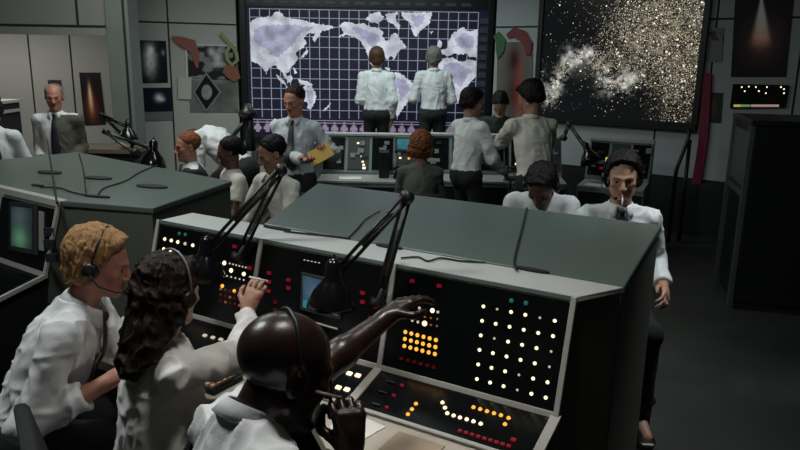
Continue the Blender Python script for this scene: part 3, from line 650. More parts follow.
mb = MB(); a, b = mpt(33, 380), mpt(727, 380); mb.box((a+b)/2-Vector((0, .002, 0)), (b.x-a.x, .008, .012)); mb.build('grid_line', M_mapicon, mapd)
LAND = {
 'eurasia': [(33,75),(55,62),(100,56),(112,44),(126,42),(135,54),(150,60),(190,66),(230,75),(270,80),(292,87),(270,95),(252,98),(244,115),(230,133),(224,120),(230,104),(212,105),(196,120),(205,135),(196,150),(181,155),(171,165),(178,180),(166,200),(156,210),(150,222),(139,226),(146,245),(138,243),(126,222),(112,206),(99,205),(86,214),(79,233),(69,213),(56,200),(39,195),(33,190)],
 'japan': [(206,148),(209,162),(198,176),(184,183),(191,172),(201,160)], 'philippines': [(163,208),(170,214),(174,227),(166,229)], 'sumatra': [(110,229),(128,246),(142,264),(128,260),(114,243)],
 'borneo': [(140,240),(156,233),(160,244),(154,256),(142,256)], 'java': [(138,266),(168,271),(164,277),(140,272)], 'new_guinea': [(176,243),(204,249),(224,263),(206,266),(180,255)],
 'australia': [(188,280),(194,268),(204,261),(210,271),(219,262),(226,280),(234,296),(228,318),(216,338),(205,334),(206,318),(196,314),(194,298)], 'new_zealand': [(279,316),(273,330),(255,344),(264,330)],
 'north_america': [(303,82),(323,69),(350,74),(384,74),(402,84),(428,88),(440,98),(436,112),(448,124),(458,122),(462,104),(478,100),(490,116),(500,130),(513,141),(493,149),(481,163),(473,182),(466,170),(456,179),(440,178),(424,186),(418,203),(434,212),(452,226),(440,228),(421,218),(406,201),(393,176),(386,150),(374,128),(354,114),(330,108),(303,116),(318,100)],
 'arctic_island': [(384,62),(398,45),(428,38),(442,56),(424,72),(402,70)], 'baffin_island': [(446,44),(482,38),(476,58),(492,78),(484,90),(466,72),(450,66)], 'greenland': [(490,38),(586,38),(580,70),(556,90),(540,110),(527,95),(521,70),(500,55)],
 'iceland': [(577,92),(593,94),(586,103)], 'south_america': [(454,226),(480,217),(502,226),(526,246),(547,266),(540,287),(521,305),(506,326),(493,345),(487,358),(478,341),(485,312),(476,281),(465,262),(468,245)],
 'cuba': [(444,205),(462,209),(458,214)], 'britain': [(604,137),(612,116),(620,128),(614,142)],
 'europe': [(637,122),(653,96),(680,79),(700,90),(727,84),(727,168),(706,170),(694,158),(672,163),(660,158),(642,166),(616,162),(614,150),(638,142)],
 'africa': [(613,177),(650,169),(684,184),(700,176),(727,180),(727,228),(716,238),(704,256),(694,286),(676,312),(654,312),(647,286),(655,261),(640,246),(611,236),(599,211),(604,190)], 'madagascar': [(700,264),(709,272),(704,294),(696,290)]}
INN = {'eurasia': [(44,100),(70,86),(100,80),(130,84),(150,78),(176,82),(200,86),(230,88),(214,96),(188,104),(176,122),(162,140),(146,156),(132,166),(118,178),(98,172),(82,158),(62,146),(46,132)],
 'north_america': [(340,86),(372,86),(400,100),(424,106),(430,120),(420,132),(408,150),(398,140),(386,122),(360,104)], 'south_america': [(484,232),(502,238),(522,256),(526,272),(508,290),(496,306),(492,284),(480,260)],
 'africa': [(628,190),(660,186),(700,200),(712,214),(694,236),(680,262),(668,250),(650,232),(622,222)], 'australia': [(200,280),(212,278),(222,290),(222,308),(214,322),(206,304)], 'greenland': [(520,46),(566,46),(560,66),(545,84),(532,74)], 'europe': [(660,112),(684,98),(714,104),(716,140),(686,140),(662,136)]}
def rough_poly(pts, sd, amp=2.6):
    rnd = random.Random(sd); out = []
    for i, p in enumerate(pts):
        q = pts[(i+1) % len(pts)]; L = math.hypot(q[0]-p[0], q[1]-p[1]); k = max(1, int(L/4))
        for j in range(k):
            t = j/k; x, y = p[0]+(q[0]-p[0])*t, p[1]+(q[1]-p[1])*t
            if j: x += rnd.uniform(-amp, amp); y += rnd.uniform(-amp, amp)
            out.append((min(max(x, 33), 727), y))
    return out
for i, (k, pl) in enumerate(LAND.items()):
    mb = MB(); mb.prism([mpt(x, y, .004) for x, y in rough_poly(pl, i)], (0, -.004, 0)); land = mb.build('land', M_mapwhite, mapd); land['label'] = 'white '+k.replace('_', ' ')+' on the map'
    if k in INN:
        mb = MB(); mb.prism([mpt(x, y, .009) for x, y in rough_poly(INN[k], i+50, 4)], (0, -.002, 0)); mb.build('highland', M_maplav, land)

# ------------------------------------------------------------------ star picture on the right wall
u0, u1 = ur(542), ur(700); zs0, zs1 = on_plane(541, 113, RW0, RWn).z+.0, 3.1
starp = thing('star_picture', 'huge backlit photograph of a golden star cloud on black', 'picture', tuple(RW0+RWd*(u0+u1)/2+Vector((0, 0, zs0))))
so_ = RW0+RWd*(u0+u1)/2+Vector((0, 0, zs0))
rp = lambda u, z, l=0.0: RW0+RWd*u+RWn*(.03+l)+Vector((0, 0, z))-so_
cor = [rp(u0, zs0), rp(u1, zs0), rp(u1, zs1), rp(u0, zs1)]
def pix_of(u, v):  # photograph-like sketch coordinates across the picture
    return 542+u*158, 117-v*(117+30)*(zs1-zs0)/(zs1-zs0)
NEB = [(554, 102), (560, 90), (563, 80), (570, 68), (578, 62), (590, 58), (600, 61), (606, 68), (613, 79), (620, 88), (628, 84), (640, 80)]
def neb_d(x, y):
    d = np.full(x.shape, 999.0)
    for (a, b) in zip(NEB[:-1], NEB[1:]):
        ax, ay = a; bx, by = b; t = np.clip(((x-ax)*(bx-ax)+(y-ay)*(by-ay))/((bx-ax)**2+(by-ay)**2), 0, 1)
        d = np.minimum(d, np.hypot(x-ax-t*(bx-ax), y-ay-t*(by-ay)))
    return d
def cloud(x, y):
    c = .95*gs(x, y, 662, 40, 34, 38)+.6*gs(x, y, 640, 30, 26, 26)+.75*gs(x, y, 684, 70, 22, 55)+.5*gs(x, y, 612, 62, 20, 16)+.5*gs(x, y, 690, 10, 30, 40)
    return c*(1-.92*gs(x, y, 640, 106, 34, 17))*(1-.9*gs(x, y, 588, 92, 26, 18))
def starfn(u, v):
    x, y = pix_of(u, v); c = cloud(x, y); n1 = uvn(u, v, 26, 3); n2 = uvn(u, v, 60, 4)
    n3 = uvn(u, v, 13, 6); g = c*(.015+.10*np.clip(n1-.4, 0, 1)+.5*np.clip(n2-.55, 0, 1)); nd = neb_d(x+8*(n3-.5), y+8*(n1-.5)); nb_ = np.exp(-(nd/(3.5+7*n3))**2)*np.clip(n1*.9+n2*.9-.75, 0, 1)*1.3+.7*gs(x, y, 632, 86, 6, 4)*n2+.6*gs(x, y, 577, 63, 8, 5)*n2+.05*gs(x, y, 600, 70, 22, 12)*n1
    return g*1.0+nb_*.95+.004, g*.88+nb_*.98+.005, g*.62+nb_*.93+.006
picture('picture_sheet', cor, starfn, M_screen, starp, 230)
for c, d_ in (((u0-.02, zs0, zs1), 1), ((u1+.03, zs0, zs1), 1)):
    mb = MB(); a = rp(c[0], (zs0+zs1)/2, .0); mb.box(a, (.06, .08, zs1-zs0+.1), M=Matrix((RWd, -RWn, (0, 0, 1))).transposed()); mb.build('frame_post', M_black, starp)
mb = MB(); mb.box(rp((u0+u1)/2, zs0-.045, .01), (u1-u0+.1, .1, .09), M=Matrix((RWd, -RWn, (0, 0, 1))).transposed()); mb.build('frame_rail', M_black, starp)
rng = np.random.default_rng(7); SW, SG = MB(), MB(); SD = MB(); cnt = 0
while cnt < 9000:
    u, v = rng.random(), rng.random(); x, y = pix_of(np.array([u]), np.array([v])); dens = float(cloud(x, y)[0])+.025+.9*float(np.exp(-(neb_d(x, y)[0]/5)**2))
    if rng.random() > dens: continue
    cnt += 1; big = rng.random(); r = .0025+.0037*rng.random()+(.007 if big > .992 else 0)
    c = rp(u0+u*(u1-u0), zs0+v*(zs1-zs0), .003); t = Matrix((RWd, (0, 0, 1), RWn)).transposed()
    pts = [c+RWd*(r*math.cos(q*math.pi/3))+Vector((0, 0, r*math.sin(q*math.pi/3))) for q in range(6)]
    (SW if big > .9 else SG if rng.random() > .45 else SD).poly(pts)
for b_, m_ in ((SW, mat('star_white', (.2, .2, .2), .5, emit=(1, .95, .85), estr=1.1)), (SG, mat('star_gold', (.2, .2, .2), .5, emit=(.9, .75, .5), estr=.6)), (SD, mat('star_dim', (.2, .2, .2), .5, emit=(.6, .5, .36), estr=.3))):
    tag(b_.build('stars', m_, starp), kind='stuff')

# ------------------------------------------------------------------ posters and paper on the walls
def flat(name, label, cat, px4, wallo, walln, fn, m=M_print, lift=.012, group=None, res=40, thick=.006):
    P = [on_plane(x, y, wallo, walln)+walln*lift for x, y in px4]   # lower left, lower right, upper right, upper left
    c = sum(P, Vector())/4; o = thing(name, label, cat, tuple(c), 0, group)
    Q = [p-c for p in P]; mb = MB(); mb.prism([q-walln*thick for q in Q], walln*(thick*.9)); mb.build('backing', M_black, o)
    picture('print', Q, fn, m, o, res); return o
def f_astro(u, v):
    g = 1.0*gs(u, v, .42, .55, .17, .3)*(.3+1.2*uvn(u, v, 9, 1))+.8*gs(u, v, .45, .78, .1, .09)+.3*gs(u, v, .88, .72, .05, .06); return g+.006, g+.007, g*1.02+.01
flat('poster', 'black poster of a white spacesuited figure on the left wall', 'poster', ((139, 83), (168, 82.5), (166, 41), (137, 40)), LW0, LWn, f_astro)
def f_sat(u, v):
    g = .8*gs(u, v, .62, .70, .10, .10)+.5*gs(u, v, .72, .64, .07, .06); lo_ = .16*(v < .26); return g+.006+lo_, g+.009+lo_, g+.018+lo_*.95
flat('poster', 'dark poster with a small white satellite and grey lower strip', 'poster', ((138.5, 121), (173, 120), (171, 87.5), (137, 88)), LW0, LWn, f_sat)
AW0 = Vector((-7, 8.7, 0)); AWn = Vector((0, -1, 0))
def f_launch(u, v):
    f_ = gs(u, v, .42, .48, .09, .2)*1.1+.9*gs(u, v, .42, .66, .05, .12); r = .35*gs(u, v, .45, .3, .3, .25); return f_*.9+r*.5+.018, f_*.55+r*.12+.012, f_*.3+r*.05+.014
flat('poster', 'dark poster of an orange rocket flame in the alcove', 'poster', ((85, 125), (106, 124), (100, 72.5), (79.5, 72.5)), AW0, AWn, f_launch)
flat('poster', 'small dark poster behind the bald man in the alcove', 'poster', ((51, 100), (64, 100), (61, 80), (48, 80)), AW0, AWn, lambda u, v: (.02+.05*uvn(u, v, 6, 2), .02+.04*uvn(u, v, 6, 2), .022+.04*uvn(u, v, 6, 2)))
def f_coll(u, v):
    n = uvn(u, v, 7, 5); g = .30*(n > .55)*n+.02; w_ = .5*gs(u, v, .62, .62, .09, .2)+.45*gs(u, v, .5, .8, .06, .12); return g*.9+w_, g*.95+w_, g*.9+w_
flat('photograph', 'white bordered space photograph pinned on the left wall', 'photograph', ((186, 78), (237, 80), (236, 45), (185, 44)), LW0, LWn, lambda u, v: tuple(np.where((u < .04) | (v > .95), .6, c) for c in f_coll(u, v)), lift=.016)
def f_grey(u, v):
    n = uvn(u, v, 5, 8); return .05+.22*n, .055+.22*n, .05+.2*n
flat('photograph', 'grey blurred photograph pinned low on the left wall', 'photograph', ((190, 112), (238, 112), (238, 80), (190, 80)), LW0, LWn, f_grey, lift=.012)
def f_dia(u, v): d = np.hypot(u-.5, v-.5); e = .22*(np.minimum(np.minimum(u, 1-u), np.minimum(v, 1-v)) < .07); m_ = .35*(d < .26)*(.4+.6*uvn(u, v, 8, 9)); return .01+e+m_, .01+e+m_, .012+e+m_
flat('photograph', 'square photograph of a grey moon hung on its corner', 'photograph', ((206, 112), (221, 92), (206, 72), (193, 92)), LW0, LWn, f_dia, lift=.03)
flat('note_sheet', 'blank cream sheet pinned beside the space photograph', 'paper', ((178, 99), (191, 99.5), (191.5, 77), (177.5, 77)), LW0, LWn, lambda u, v: (.48+0*u, .46+0*u, .41+0*u), lift=.024)
def ribbon(name, label, cat, pts, wd, m, wo, wn, lift=.03):
    P = [on_plane(x, y, wo, wn)+wn*lift for x, y in pts]; c = P[0].copy(); v = []; mb = MB()
    for i, p in enumerate(P):
        t = (P[min(i+1, len(P)-1)]-P[max(i-1, 0)]).normalized(); s_ = t.cross(wn).normalized()*((wd[i] if isinstance(wd, (list, tuple)) else wd)/2)
        v += [p-s_, p+s_, p+s_+wn*.006, p-s_+wn*.006]
    k = len(P); f_ = [(i*4+j, i*4+(j+1) % 4, (i+1)*4+(j+1) % 4, (i+1)*4+j) for i in range(k-1) for j in range(4)]+[(3, 2, 1, 0), tuple((k-1)*4+j for j in range(4))]
    mb._add(v, f_); return tag(mb.build(name, m, origin=c), label, cat)
M_red = mat('ribbon_red', (.24, .07, .05), .6); M_green = mat('ribbon_lime', (.24, .27, .10), .6); M_mag = mat('ribbon_crimson', (.22, .008, .04), .6); M_gr2 = mat('arrow_green', (.04, .13, .05), .6); M_red2 = mat('arrow_red', (.18, .03, .03), .6)
ribbon('paper_arrow', 'red paper arrowhead over the corner of the space photograph', 'paper cutout', ((172, 37), (180, 41), (191, 45), (195, 53), (197, 68)), [.03, .12, .16, .10, .03], M_red, LW0, LWn)
ribbon('paper_loop', 'lime green paper loop hanging over the space photograph', 'paper cutout', ((220, 33), (226, 40), (232, 46), (236, 53), (237, 60), (232, 65), (227, 60), (226, 52), (230, 46)), .045, M_green, LW0, LWn, .036)
ribbon('paper_strip', 'brown red paper strip at the edge of the space photograph', 'paper cutout', ((224, 68), (232, 72), (237, 80)), [.12, .2, .1], mat('strip_brown', (.22, .08, .04), .6), LW0, LWn, .03)
MW0 = pq; MWn = nq
ribbon('paper_arrow', 'green paper arrow on the narrow wall beside the map', 'paper cutout', ((497, 34), (502, 41), (501, 50), (499, 58)), [.10, .14, .12, .02], M_gr2, MW0, MWn)
ribbon('paper_arch', 'red paper arch on the narrow wall between map and stars', 'paper cutout', ((529, 55), (529, 44), (524, 36), (515, 32), (508, 36)), [.06, .12, .14, .12, .05], M_red2, MW0, MWn)
def f_fig(u, v): m_ = gs(u, v, .5, .8, .2, .16)+gs(u, v, .5, .35, .28, .35); n = uvn(u, v, 6, 4); r = .25*gs(u, v, .62, .3, .12, .5); return .16*(1-m_*.8)+r+.04*n, .15*(1-m_*.85)+.03*n, .13*(1-m_*.85)+.03*n
flat('poster', 'dark poster of a standing figure between the map and the stars', 'poster', ((496, 118), (533, 118), (533, 42), (498, 42)), MW0, MWn, f_fig, lift=.012)
def f_rocket(u, v):
    w_ = np.clip((.92-v)*.30, 0, 1)+.008; c = .46+.10*(.9-v); d = np.abs(u-c)/w_; pl = np.exp(-d**4)*np.clip((v-.33)/.12, 0, 1)*(v < .91); tip = np.clip((v-.36)/.3, 0, 1)
    gl = .10*gs(u, v, .55, .42, .30, .22)+.16*gs(u, v, .5, .38, .14, .09); n = uvn(u, v, 9, 2)
    return pl*1.1+gl*1.6+.02, pl*(.45+.65*tip)+gl*.7+.016, pl*(.25+.75*tip)+gl*.6+.022
flat('poster', 'large dark poster of a rocket plume on the right wall', 'poster', ((731, 77), (786, 77), (795, -12), (736, -12)), RW0, RWn, f_rocket, res=70)
flat('photograph', 'small dark photograph behind the crimson ribbon on the right wall', 'photograph', ((701, 122), (721, 123), (723, 93), (703, 92)), RW0, RWn, lambda u, v: (.04+.16*gs(u, v, .5, .5, .2, .3), .045+.05*gs(u, v, .5, .5, .2, .3), .045+.03*uvn(u, v, 4, 3)))
flat('clipping', 'faded paper clipping with dark sketches on the right wall', 'paper', ((706, 62), (722, 62), (724, 28), (708, 28)), RW0, RWn, lambda u, v: tuple(np.where(uvn(u, v, 6, 12) > .66, .08, c) for c in (.26+0*u, .27+0*u, .25+0*u)))
ribbon('ribbon', 'long crimson ribbon hanging down the right wall', 'ribbon', ((708, 73), (707, 95), (706, 115), (704, 140), (701, 160), (697, 184)), .095, M_mag, RW0, RWn, .04)
# lit indicator board under the rocket poster
P4 = [on_plane(x, y, RW0, RWn)+RWn*.02 for x, y in ((731, 108), (785, 107), (789, 85), (734, 84))]; cb = sum(P4, Vector())/4
ib = thing('indicator_board', 'black board with warm lamps under the rocket poster', 'display board', tuple(cb)); mb = MB(); mb.prism([p-cb-RWn*.012 for p in P4], RWn*.045); mb.build('board', M_panel, ib)
for (x, y) in ((743, 87), (750, 86.5), (757, 87), (768, 87), (746, 91), (760, 91), (767, 93), (782, 87), (785, 89), (785, 93)):
    p = on_plane(x, y, RW0, RWn)+RWn*.05-cb; mb = MB(); mb.ball(p, .009, 8, 5); mb.build('indicator_light', M_lw, ib, True)
for (x0, x1, c) in ((735, 742, (.9, .75, .1)), (742, 751, (.2, .5, .2)), (752, 780, (.7, .45, .4))):
    a, b = on_plane(x0, 105.5, RW0, RWn)+RWn*.05-cb, on_plane(x1, 105.5, RW0, RWn)+RWn*.05-cb; mb = MB(); mb.tube([a, b], .014, 6); mb.build('lit_strip', lamp_mat('strip_%d' % x0, c, .5), ib)
# ------------------------------------------------------------------ front control console
CU, CV = Vector((.86, -.51, 0)).normalized(), Vector((.51, .86, 0)).normalized(); UP = Vector((0, 0, 1))
C0 = Vector((.544, 2.053, 0))
con = thing('control_console', 'long grey green control console with lit black panels in front of the seated trio', 'console', tuple(C0))
cp = lambda u, v, z: CU*u+CV*v+UP*z            # local to the console root
def uvprism(poly, u0, u1, shear=None):
    mb = MB(); n = len(poly); sh = shear or (lambda v: 0)
    A = [cp(u0, v, z) for v, z in poly]; B = [cp(u1+sh(v), v, z) for v, z in poly]
    mb._add(A+B, [tuple(range(n)), tuple(reversed(range(n, 2*n)))]+[(i, i+n, (i+1) % n+n, (i+1) % n) for i in range(n)]); return mb
WID = 1.86
uvprism([(-.095, .83), (-.008, 1.185), (.182, 1.185), (.182, 0), (-.04, 0), (-.04, .55), (-.095, .72)], -WID+.004, -.006, lambda v: .105*max(0, v)/.189).build('front_body', M_side, con)
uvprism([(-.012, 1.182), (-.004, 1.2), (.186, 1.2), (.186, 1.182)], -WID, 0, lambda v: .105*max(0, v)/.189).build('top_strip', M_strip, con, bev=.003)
HP = [Vector((.735, 2.172, 0))-C0, Vector((1.18, 3.075, 0))-C0, Vector((-.481, 4.018, 0))-C0, Vector((-.595, 2.966, 0))-C0]
mb = MB(); mb.prism([p+UP*1.17 for p in HP], UP*.03); hood = mb.build('hood', M_hood, con, bev=.006)
cen = sum(HP, Vector())/4
mb = MB(); mb.prism([p+(cen-p).normalized()*.012 for p in HP], UP*1.17); mb.build('hood_body', M_side, con)
# panel frames
BAY = [0.0, -.645, -1.265, -WID]
pan_o, pan_ey = cp(0, -.1, .84), (cp(0, 0, 1.2)-cp(0, -.1, .84)); PH = pan_ey.length; pan_ey = pan_ey.normalized(); pan_n = -(CU.cross(pan_ey)).normalized()
if pan_n.dot(CV) > 0: pan_n = -pan_n
des_ey = (cp(0, -.1, .84)-cp(0, -.3, .78)); DH = des_ey.length; des_ey = des_ey.normalized(); des_n = CU.cross(des_ey).normalized()
if des_n.z < 0: des_n = -des_n
def slab(o, ey, n, u0, u1, h0, h1, t, lift=0.0):
    mb = MB(); P = [o+CU*u0+ey*h0+n*lift, o+CU*u1+ey*h0+n*lift, o+CU*u1+ey*h1+n*lift, o+CU*u0+ey*h1+n*lift]; mb.prism(P, n*t); return mb
des_o = cp(0, -.3, .78)
panels, desks = [], []
for i in range(3):
    b, a = BAY[i], BAY[i+1]
    panels.append(slab(pan_o, pan_ey, pan_n, a+.008, b-.008, .012, PH-.012, .006).build('panel', M_panel, con))
    desks.append(slab(des_o, des_ey, des_n, a+.012+(.0 if i else .0), b-.012, .006, DH-.012, .006, -.002).build('desk_panel', M_panel, con))
slab(des_o, des_ey, des_n, -WID, 0, 0, DH, .02, -.022).build('desk_slope', M_trimc, con)
for b in BAY:
    slab(pan_o, pan_ey, pan_n, b-.009, b+.009, -.004, PH, .014).build('frame_strut', M_trimc, con, bev=.002)
    slab(des_o, des_ey, des_n, b-.016, b+.016, 0, DH, .010, 0).build('frame_strut', M_trimc, con, bev=.002)
slab(pan_o, pan_ey, pan_n, -WID, 0, -.010, .014, .013).build('frame_rail', M_trimc, con, bev=.002)
slab(pan_o, pan_ey, pan_n, -WID, 0, PH-.014, PH+.001, .011).build('frame_rail', M_hood, con, bev=.002)
slab(des_o, des_ey, des_n, -WID, 0, -.004, .010, .010, 0).build('frame_rail', M_trimc, con, bev=.002)
mb = MB(); mb.prism([cp(u, v, .735) for u, v in ((.0, -.296), (-.785, -.296), (-.775, -.371), (-.56, -.533), (-.02, -.56))], UP*.04); mb.build('writing_shelf', M_shelf, con, bev=.004)
mb = MB(); mb.prism([cp(u, v, .735) for u, v in ((-.80, -.296), (-WID, -.296), (-WID, -.50), (-1.07, -.50), (-.95, -.385), (-.79, -.36))], UP*.04); shelf2 = mb.build('writing_shelf', M_shelf, con, bev=.004)
for u in (-WID+.02, -1.44, -.03):
    mb = MB(); mb.hexa([cp(u-.015, -.30, 0), cp(u+.015, -.30, 0), cp(u+.015, -.04, 0), cp(u-.015, -.04, 0), cp(u-.015, -.46, .735), cp(u+.015, -.46, .735), cp(u+.015, -.04, .735), cp(u-.015, -.04, .735)]); mb.build('shelf_bracket', M_side, con)
mb = MB(); mb.box(cp(.06, .19, .56)+CU*.03, (.006, .008, 1.12)); mb.build('side_seam', M_slot, con)
# indicator lamps
_LM = {}
def lamp_mesh(kind, r, m):
    key = (kind, round(r, 4), m.name)
    if key not in _LM:
        mb = MB(); 
        if kind == 'dome': mb.lathe([(r*1.25, 0), (r*1.25, .002), (r, .003), (r*.8, .003+r*.5), (0.0, .003+r*.75)], n=10)
        else: mb.box((0, 0, .003), (r*2, r*1.5, .006))
        me = bpy.data.meshes.new('indicator_light'); me.from_pydata(mb.v, [], mb.f); me.materials.append(m); me.polygons.foreach_set('use_smooth', [kind == 'dome']*len(me.polygons)); _LM[key] = me
    return _LM[key]
def light(p, n, par, r, m, kind='dome', ex=None):
    o = bpy.data.objects.new('indicator_light', lamp_mesh(kind, r, m)); col.objects.link(o); o.parent = par
    if ex is None: ex = CU
    ey = n.cross(ex).normalized(); o.matrix_local = Matrix.Translation(p) @ Matrix((ex, ey, n)).transposed().to_4x4(); return o
def panel_px(px, py): return on_plane(px, py, C0+pan_o+pan_n*.006, pan_n)-C0
def desk_px(px, py): return on_plane(px, py, C0+des_o+des_n*.004, des_n)-C0
def lerp4(tl, tr, bl, br, nx, ny):
    for j in range(ny):
        for i in range(nx):
            s_, t_ = i/(nx-1), j/(ny-1); yield i, j, tl*(1-s_)*(1-t_)+tr*s_*(1-t_)+bl*(1-s_)*t_+br*s_*t_
rl = random.Random(4)
for i, j, p in lerp4(panel_px(483.5, 306.4), panel_px(554.9, 320.8), panel_px(477, 379), panel_px(545.8, 397.6), 6, 6):
    sm = (i == 5 and j in (2, 3)) or rl.random() < .12
    light(p, pan_n, panels[0], .0032 if sm else .0048, M_lwd if sm else M_lw)
for x, y in ((511.5, 300.6), (526, 303)): light(panel_px(x, y), pan_n, panels[0], .006, M_lt)
for i, j, p in lerp4(panel_px(405.5, 332), panel_px(436, 340), panel_px(404.5, 346), panel_px(435, 354), 6, 3): light(p, pan_n, panels[0], .0058, M_la, 'dome')
for x, y, r, m in ((419.5, 308, .004, M_lwd), (426, 309.5, .002, M_lwd), (432.5, 310.5, .0068, M_lw), (438, 312, .004, M_lwd), (412.5, 320.5, .004, M_lwd), (418, 322, .004, M_lwd), (424.7, 323.5, .0078, M_lw), (425, 317, .003, M_lad), (431, 318, .003, M_lad), (437.5, 319, .003, M_lad), (431, 325, .003, M_lad), (437, 326, .003, M_lad)): light(panel_px(x, y), pan_n, panels[0], r, m)
for x, y in ((412.5, 281), (439.5, 286)): light(panel_px(x, y), pan_n, panels[0], .008, M_lr, 'box')
for k in range(6): light(panel_px(402+6.4*k, 358.5+1.7*k), pan_n, panels[0], .006, M_lrd, 'box')
# middle bay: small tube, red keys
for x, y in ((289, 280), (289, 288), (269.5, 273), (269.5, 282), (269, 291), (276, 302), (276, 310), (363, 293), (363, 302), (376, 298.5), (376, 307), (352, 309), (371, 318)):
    light(panel_px(x, y), pan_n, panels[1], .0085, M_lr if y < 300 or x > 355 else M_lrd, 'box')
for k in range(5): light(panel_px(305+3.6*k, 260+.7*k), pan_n, panels[1], .0022, M_lwd, 'box')
a, b, c, d = [panel_px(*q) for q in ((305, 307), (339.5, 316), (340, 284), (305, 275.5))]
mb = MB(); mb.prism([a-CU*.012-pan_ey*.012, b+CU*.012-pan_ey*.012, c+CU*.012+pan_ey*.012, d-CU*.012+pan_ey*.012], pan_n*.012); bez = mb.build('screen_bezel', M_dial, con, bev=.002)
def f_crt(u, v): g = gs(u, v, .45, .6, .4, .4); n = uvn(u, v, 6, 2); return .02+.09*g*n, .06+.12*g*n+.12*(v < .25), .09+.10*g+.12*(v < .25)
picture('screen', [q+pan_n*.0135 for q in (a, b, c, d)], f_crt, M_screen, bez, 24)
mb = MB(); mb.tube([panel_px(300, 318)+pan_n*.01, panel_px(339, 329)+pan_n*.01], .004, 6); mb.build('handle', M_trimc, panels[1])
# left bay
for x, y in ((165, 239), (171.5, 240.5), (178, 242), (193, 245.3), (164, 249), (171, 251), (178, 252.5)): light(panel_px(x, y), pan_n, panels[2], .0062, M_lw)
light(panel_px(185.3, 243.7), pan_n, panels[2], .006, M_lwd)
for x, y in ((179.5, 233.5), (185.5, 234.5)): light(panel_px(x, y), pan_n, panels[2], .006, M_lt)
for x, y, r, m in ((224.5, 263, .0075, M_lw), (231.3, 270.5, .0075, M_lw), (244, 274, .007, M_lw), (222.5, 286, .0065, M_la), (234.5, 291, .006, M_la)): light(panel_px(x, y), pan_n, panels[2], r, m)
for k in range(6): light(panel_px(230+3.2*k, 263.5+.8*k), pan_n, panels[2], .0028, M_lwd); light(panel_px(223+4.2*k, 275+1.0*k), pan_n, panels[2], .003, M_lwd)
for k in range(6):
    for j in range(3): light(panel_px(221+4.6*k, 289+1.1*k+6*j), pan_n, panels[2], .0045, M_lad if (k+j) % 3 == 0 else M_lrd)
for x, y in ((235, 246.5), (250, 268), (200, 262), (207, 275)): light(panel_px(x, y), pan_n, panels[2], .009, M_lr if x > 210 else M_lrd, 'box')
# right desk panel
for x, y in ((408, 414.5), (412, 409.5), (416, 404)): light(desk_px(x, y), des_n, desks[0], .0055, M_la)
for x, y in ((442.5, 402.8), (445, 408), (447.3, 413.5), (453.6, 415.8), (460, 417.8), (466.7, 419.6), (473.5, 421.6), (480.7, 424)): light(desk_px(x, y), des_n, desks[0], .0055, M_lw)
for x, y in ((473.5, 407.5), (480.2, 409.4), (487, 411.5), (494, 413.5), (501, 415.5), (508.6, 418.2), (505, 424.4)): light(desk_px(x, y), des_n, desks[0], .0055, M_la)
for k in range(9): light(desk_px(460+6.1*k, 431.5+1.9*k), des_n, desks[0], .006, M_lr, 'box')
light(desk_px(513.5, 440.5), des_n, desks[0], .008, M_lr, 'box')
for x, y in ((402, 386), (394, 396), (387, 408)): light(desk_px(x, y), des_n, desks[0], .006, M_lr, 'box'); 
for x, y in ((391, 383), (383, 393), (376, 405)): mb = MB(); p = desk_px(x, y)+des_n*.004; mb.box(p, (.03, .006, .004), M=Matrix((CU, des_ey, des_n)).transposed()); mb.build('slide_switch', M_dial, desks[0])
for x, y in ((349.5, 374), (358, 376), (338.5, 388), (347, 390)): light(desk_px(x, y), des_n, desks[1], .0095, M_lw, 'box')
for x, y in ((318, 352), (326, 354), (334, 356), (312, 362)): light(desk_px(x, y), des_n, desks[1], .009, M_lrd, 'box')
for x, y in ((205, 336), (213, 338), (221, 340)): light(desk_px(x, y), des_n, desks[2], .008, M_lwd, 'box')
# keypad on the left shelf
kp = thing('keypad', 'dark keypad with copper keys on the cream shelf', 'keypad', tuple(C0+cp(-1.165, -.405, .776)))
ko = cp(-1.165, -.405, .776); mb = MB(); mb.box((0, 0, .009), (.17, .15, .018), M=Matrix((CU, CV, UP)).transposed()); mb.build('case', M_panel, kp, bev=.003)
M_key = mat('key_copper', (.50, .30, .20), .45)
for i in range(6):
    for j in range(5): mb = MB(); mb.box(CU*(-.066+.0265*i)+CV*(-.054+.027*j)+UP*.022, (.016, .016, .010), M=Matrix((CU, CV, UP)).transposed()); mb.build('key', M_key, kp)
mb = MB(); mb.prism([p for p in (Vector((0, 0, 0)), CU*.16, CU*.16+CV*.12, CV*.12)], UP*.003); tag(mb.build('note_sheet', mat('paper_tan', (.40, .30, .22), .8), origin=None), 'tan paper sheet lying on the cream writing shelf', 'paper').location = C0+cp(-.42, -.46, .7755)
mb = MB(); mb.prism([p for p in (Vector((0, 0, 0)), CU*.13-CV*.02, CU*.15+CV*.10, CV*.12)], UP*.003); tag(mb.build('note_sheet', M_paper), 'white paper sheet lying on the cream writing shelf', 'paper').location = C0+cp(-.62, -.44, .7755)

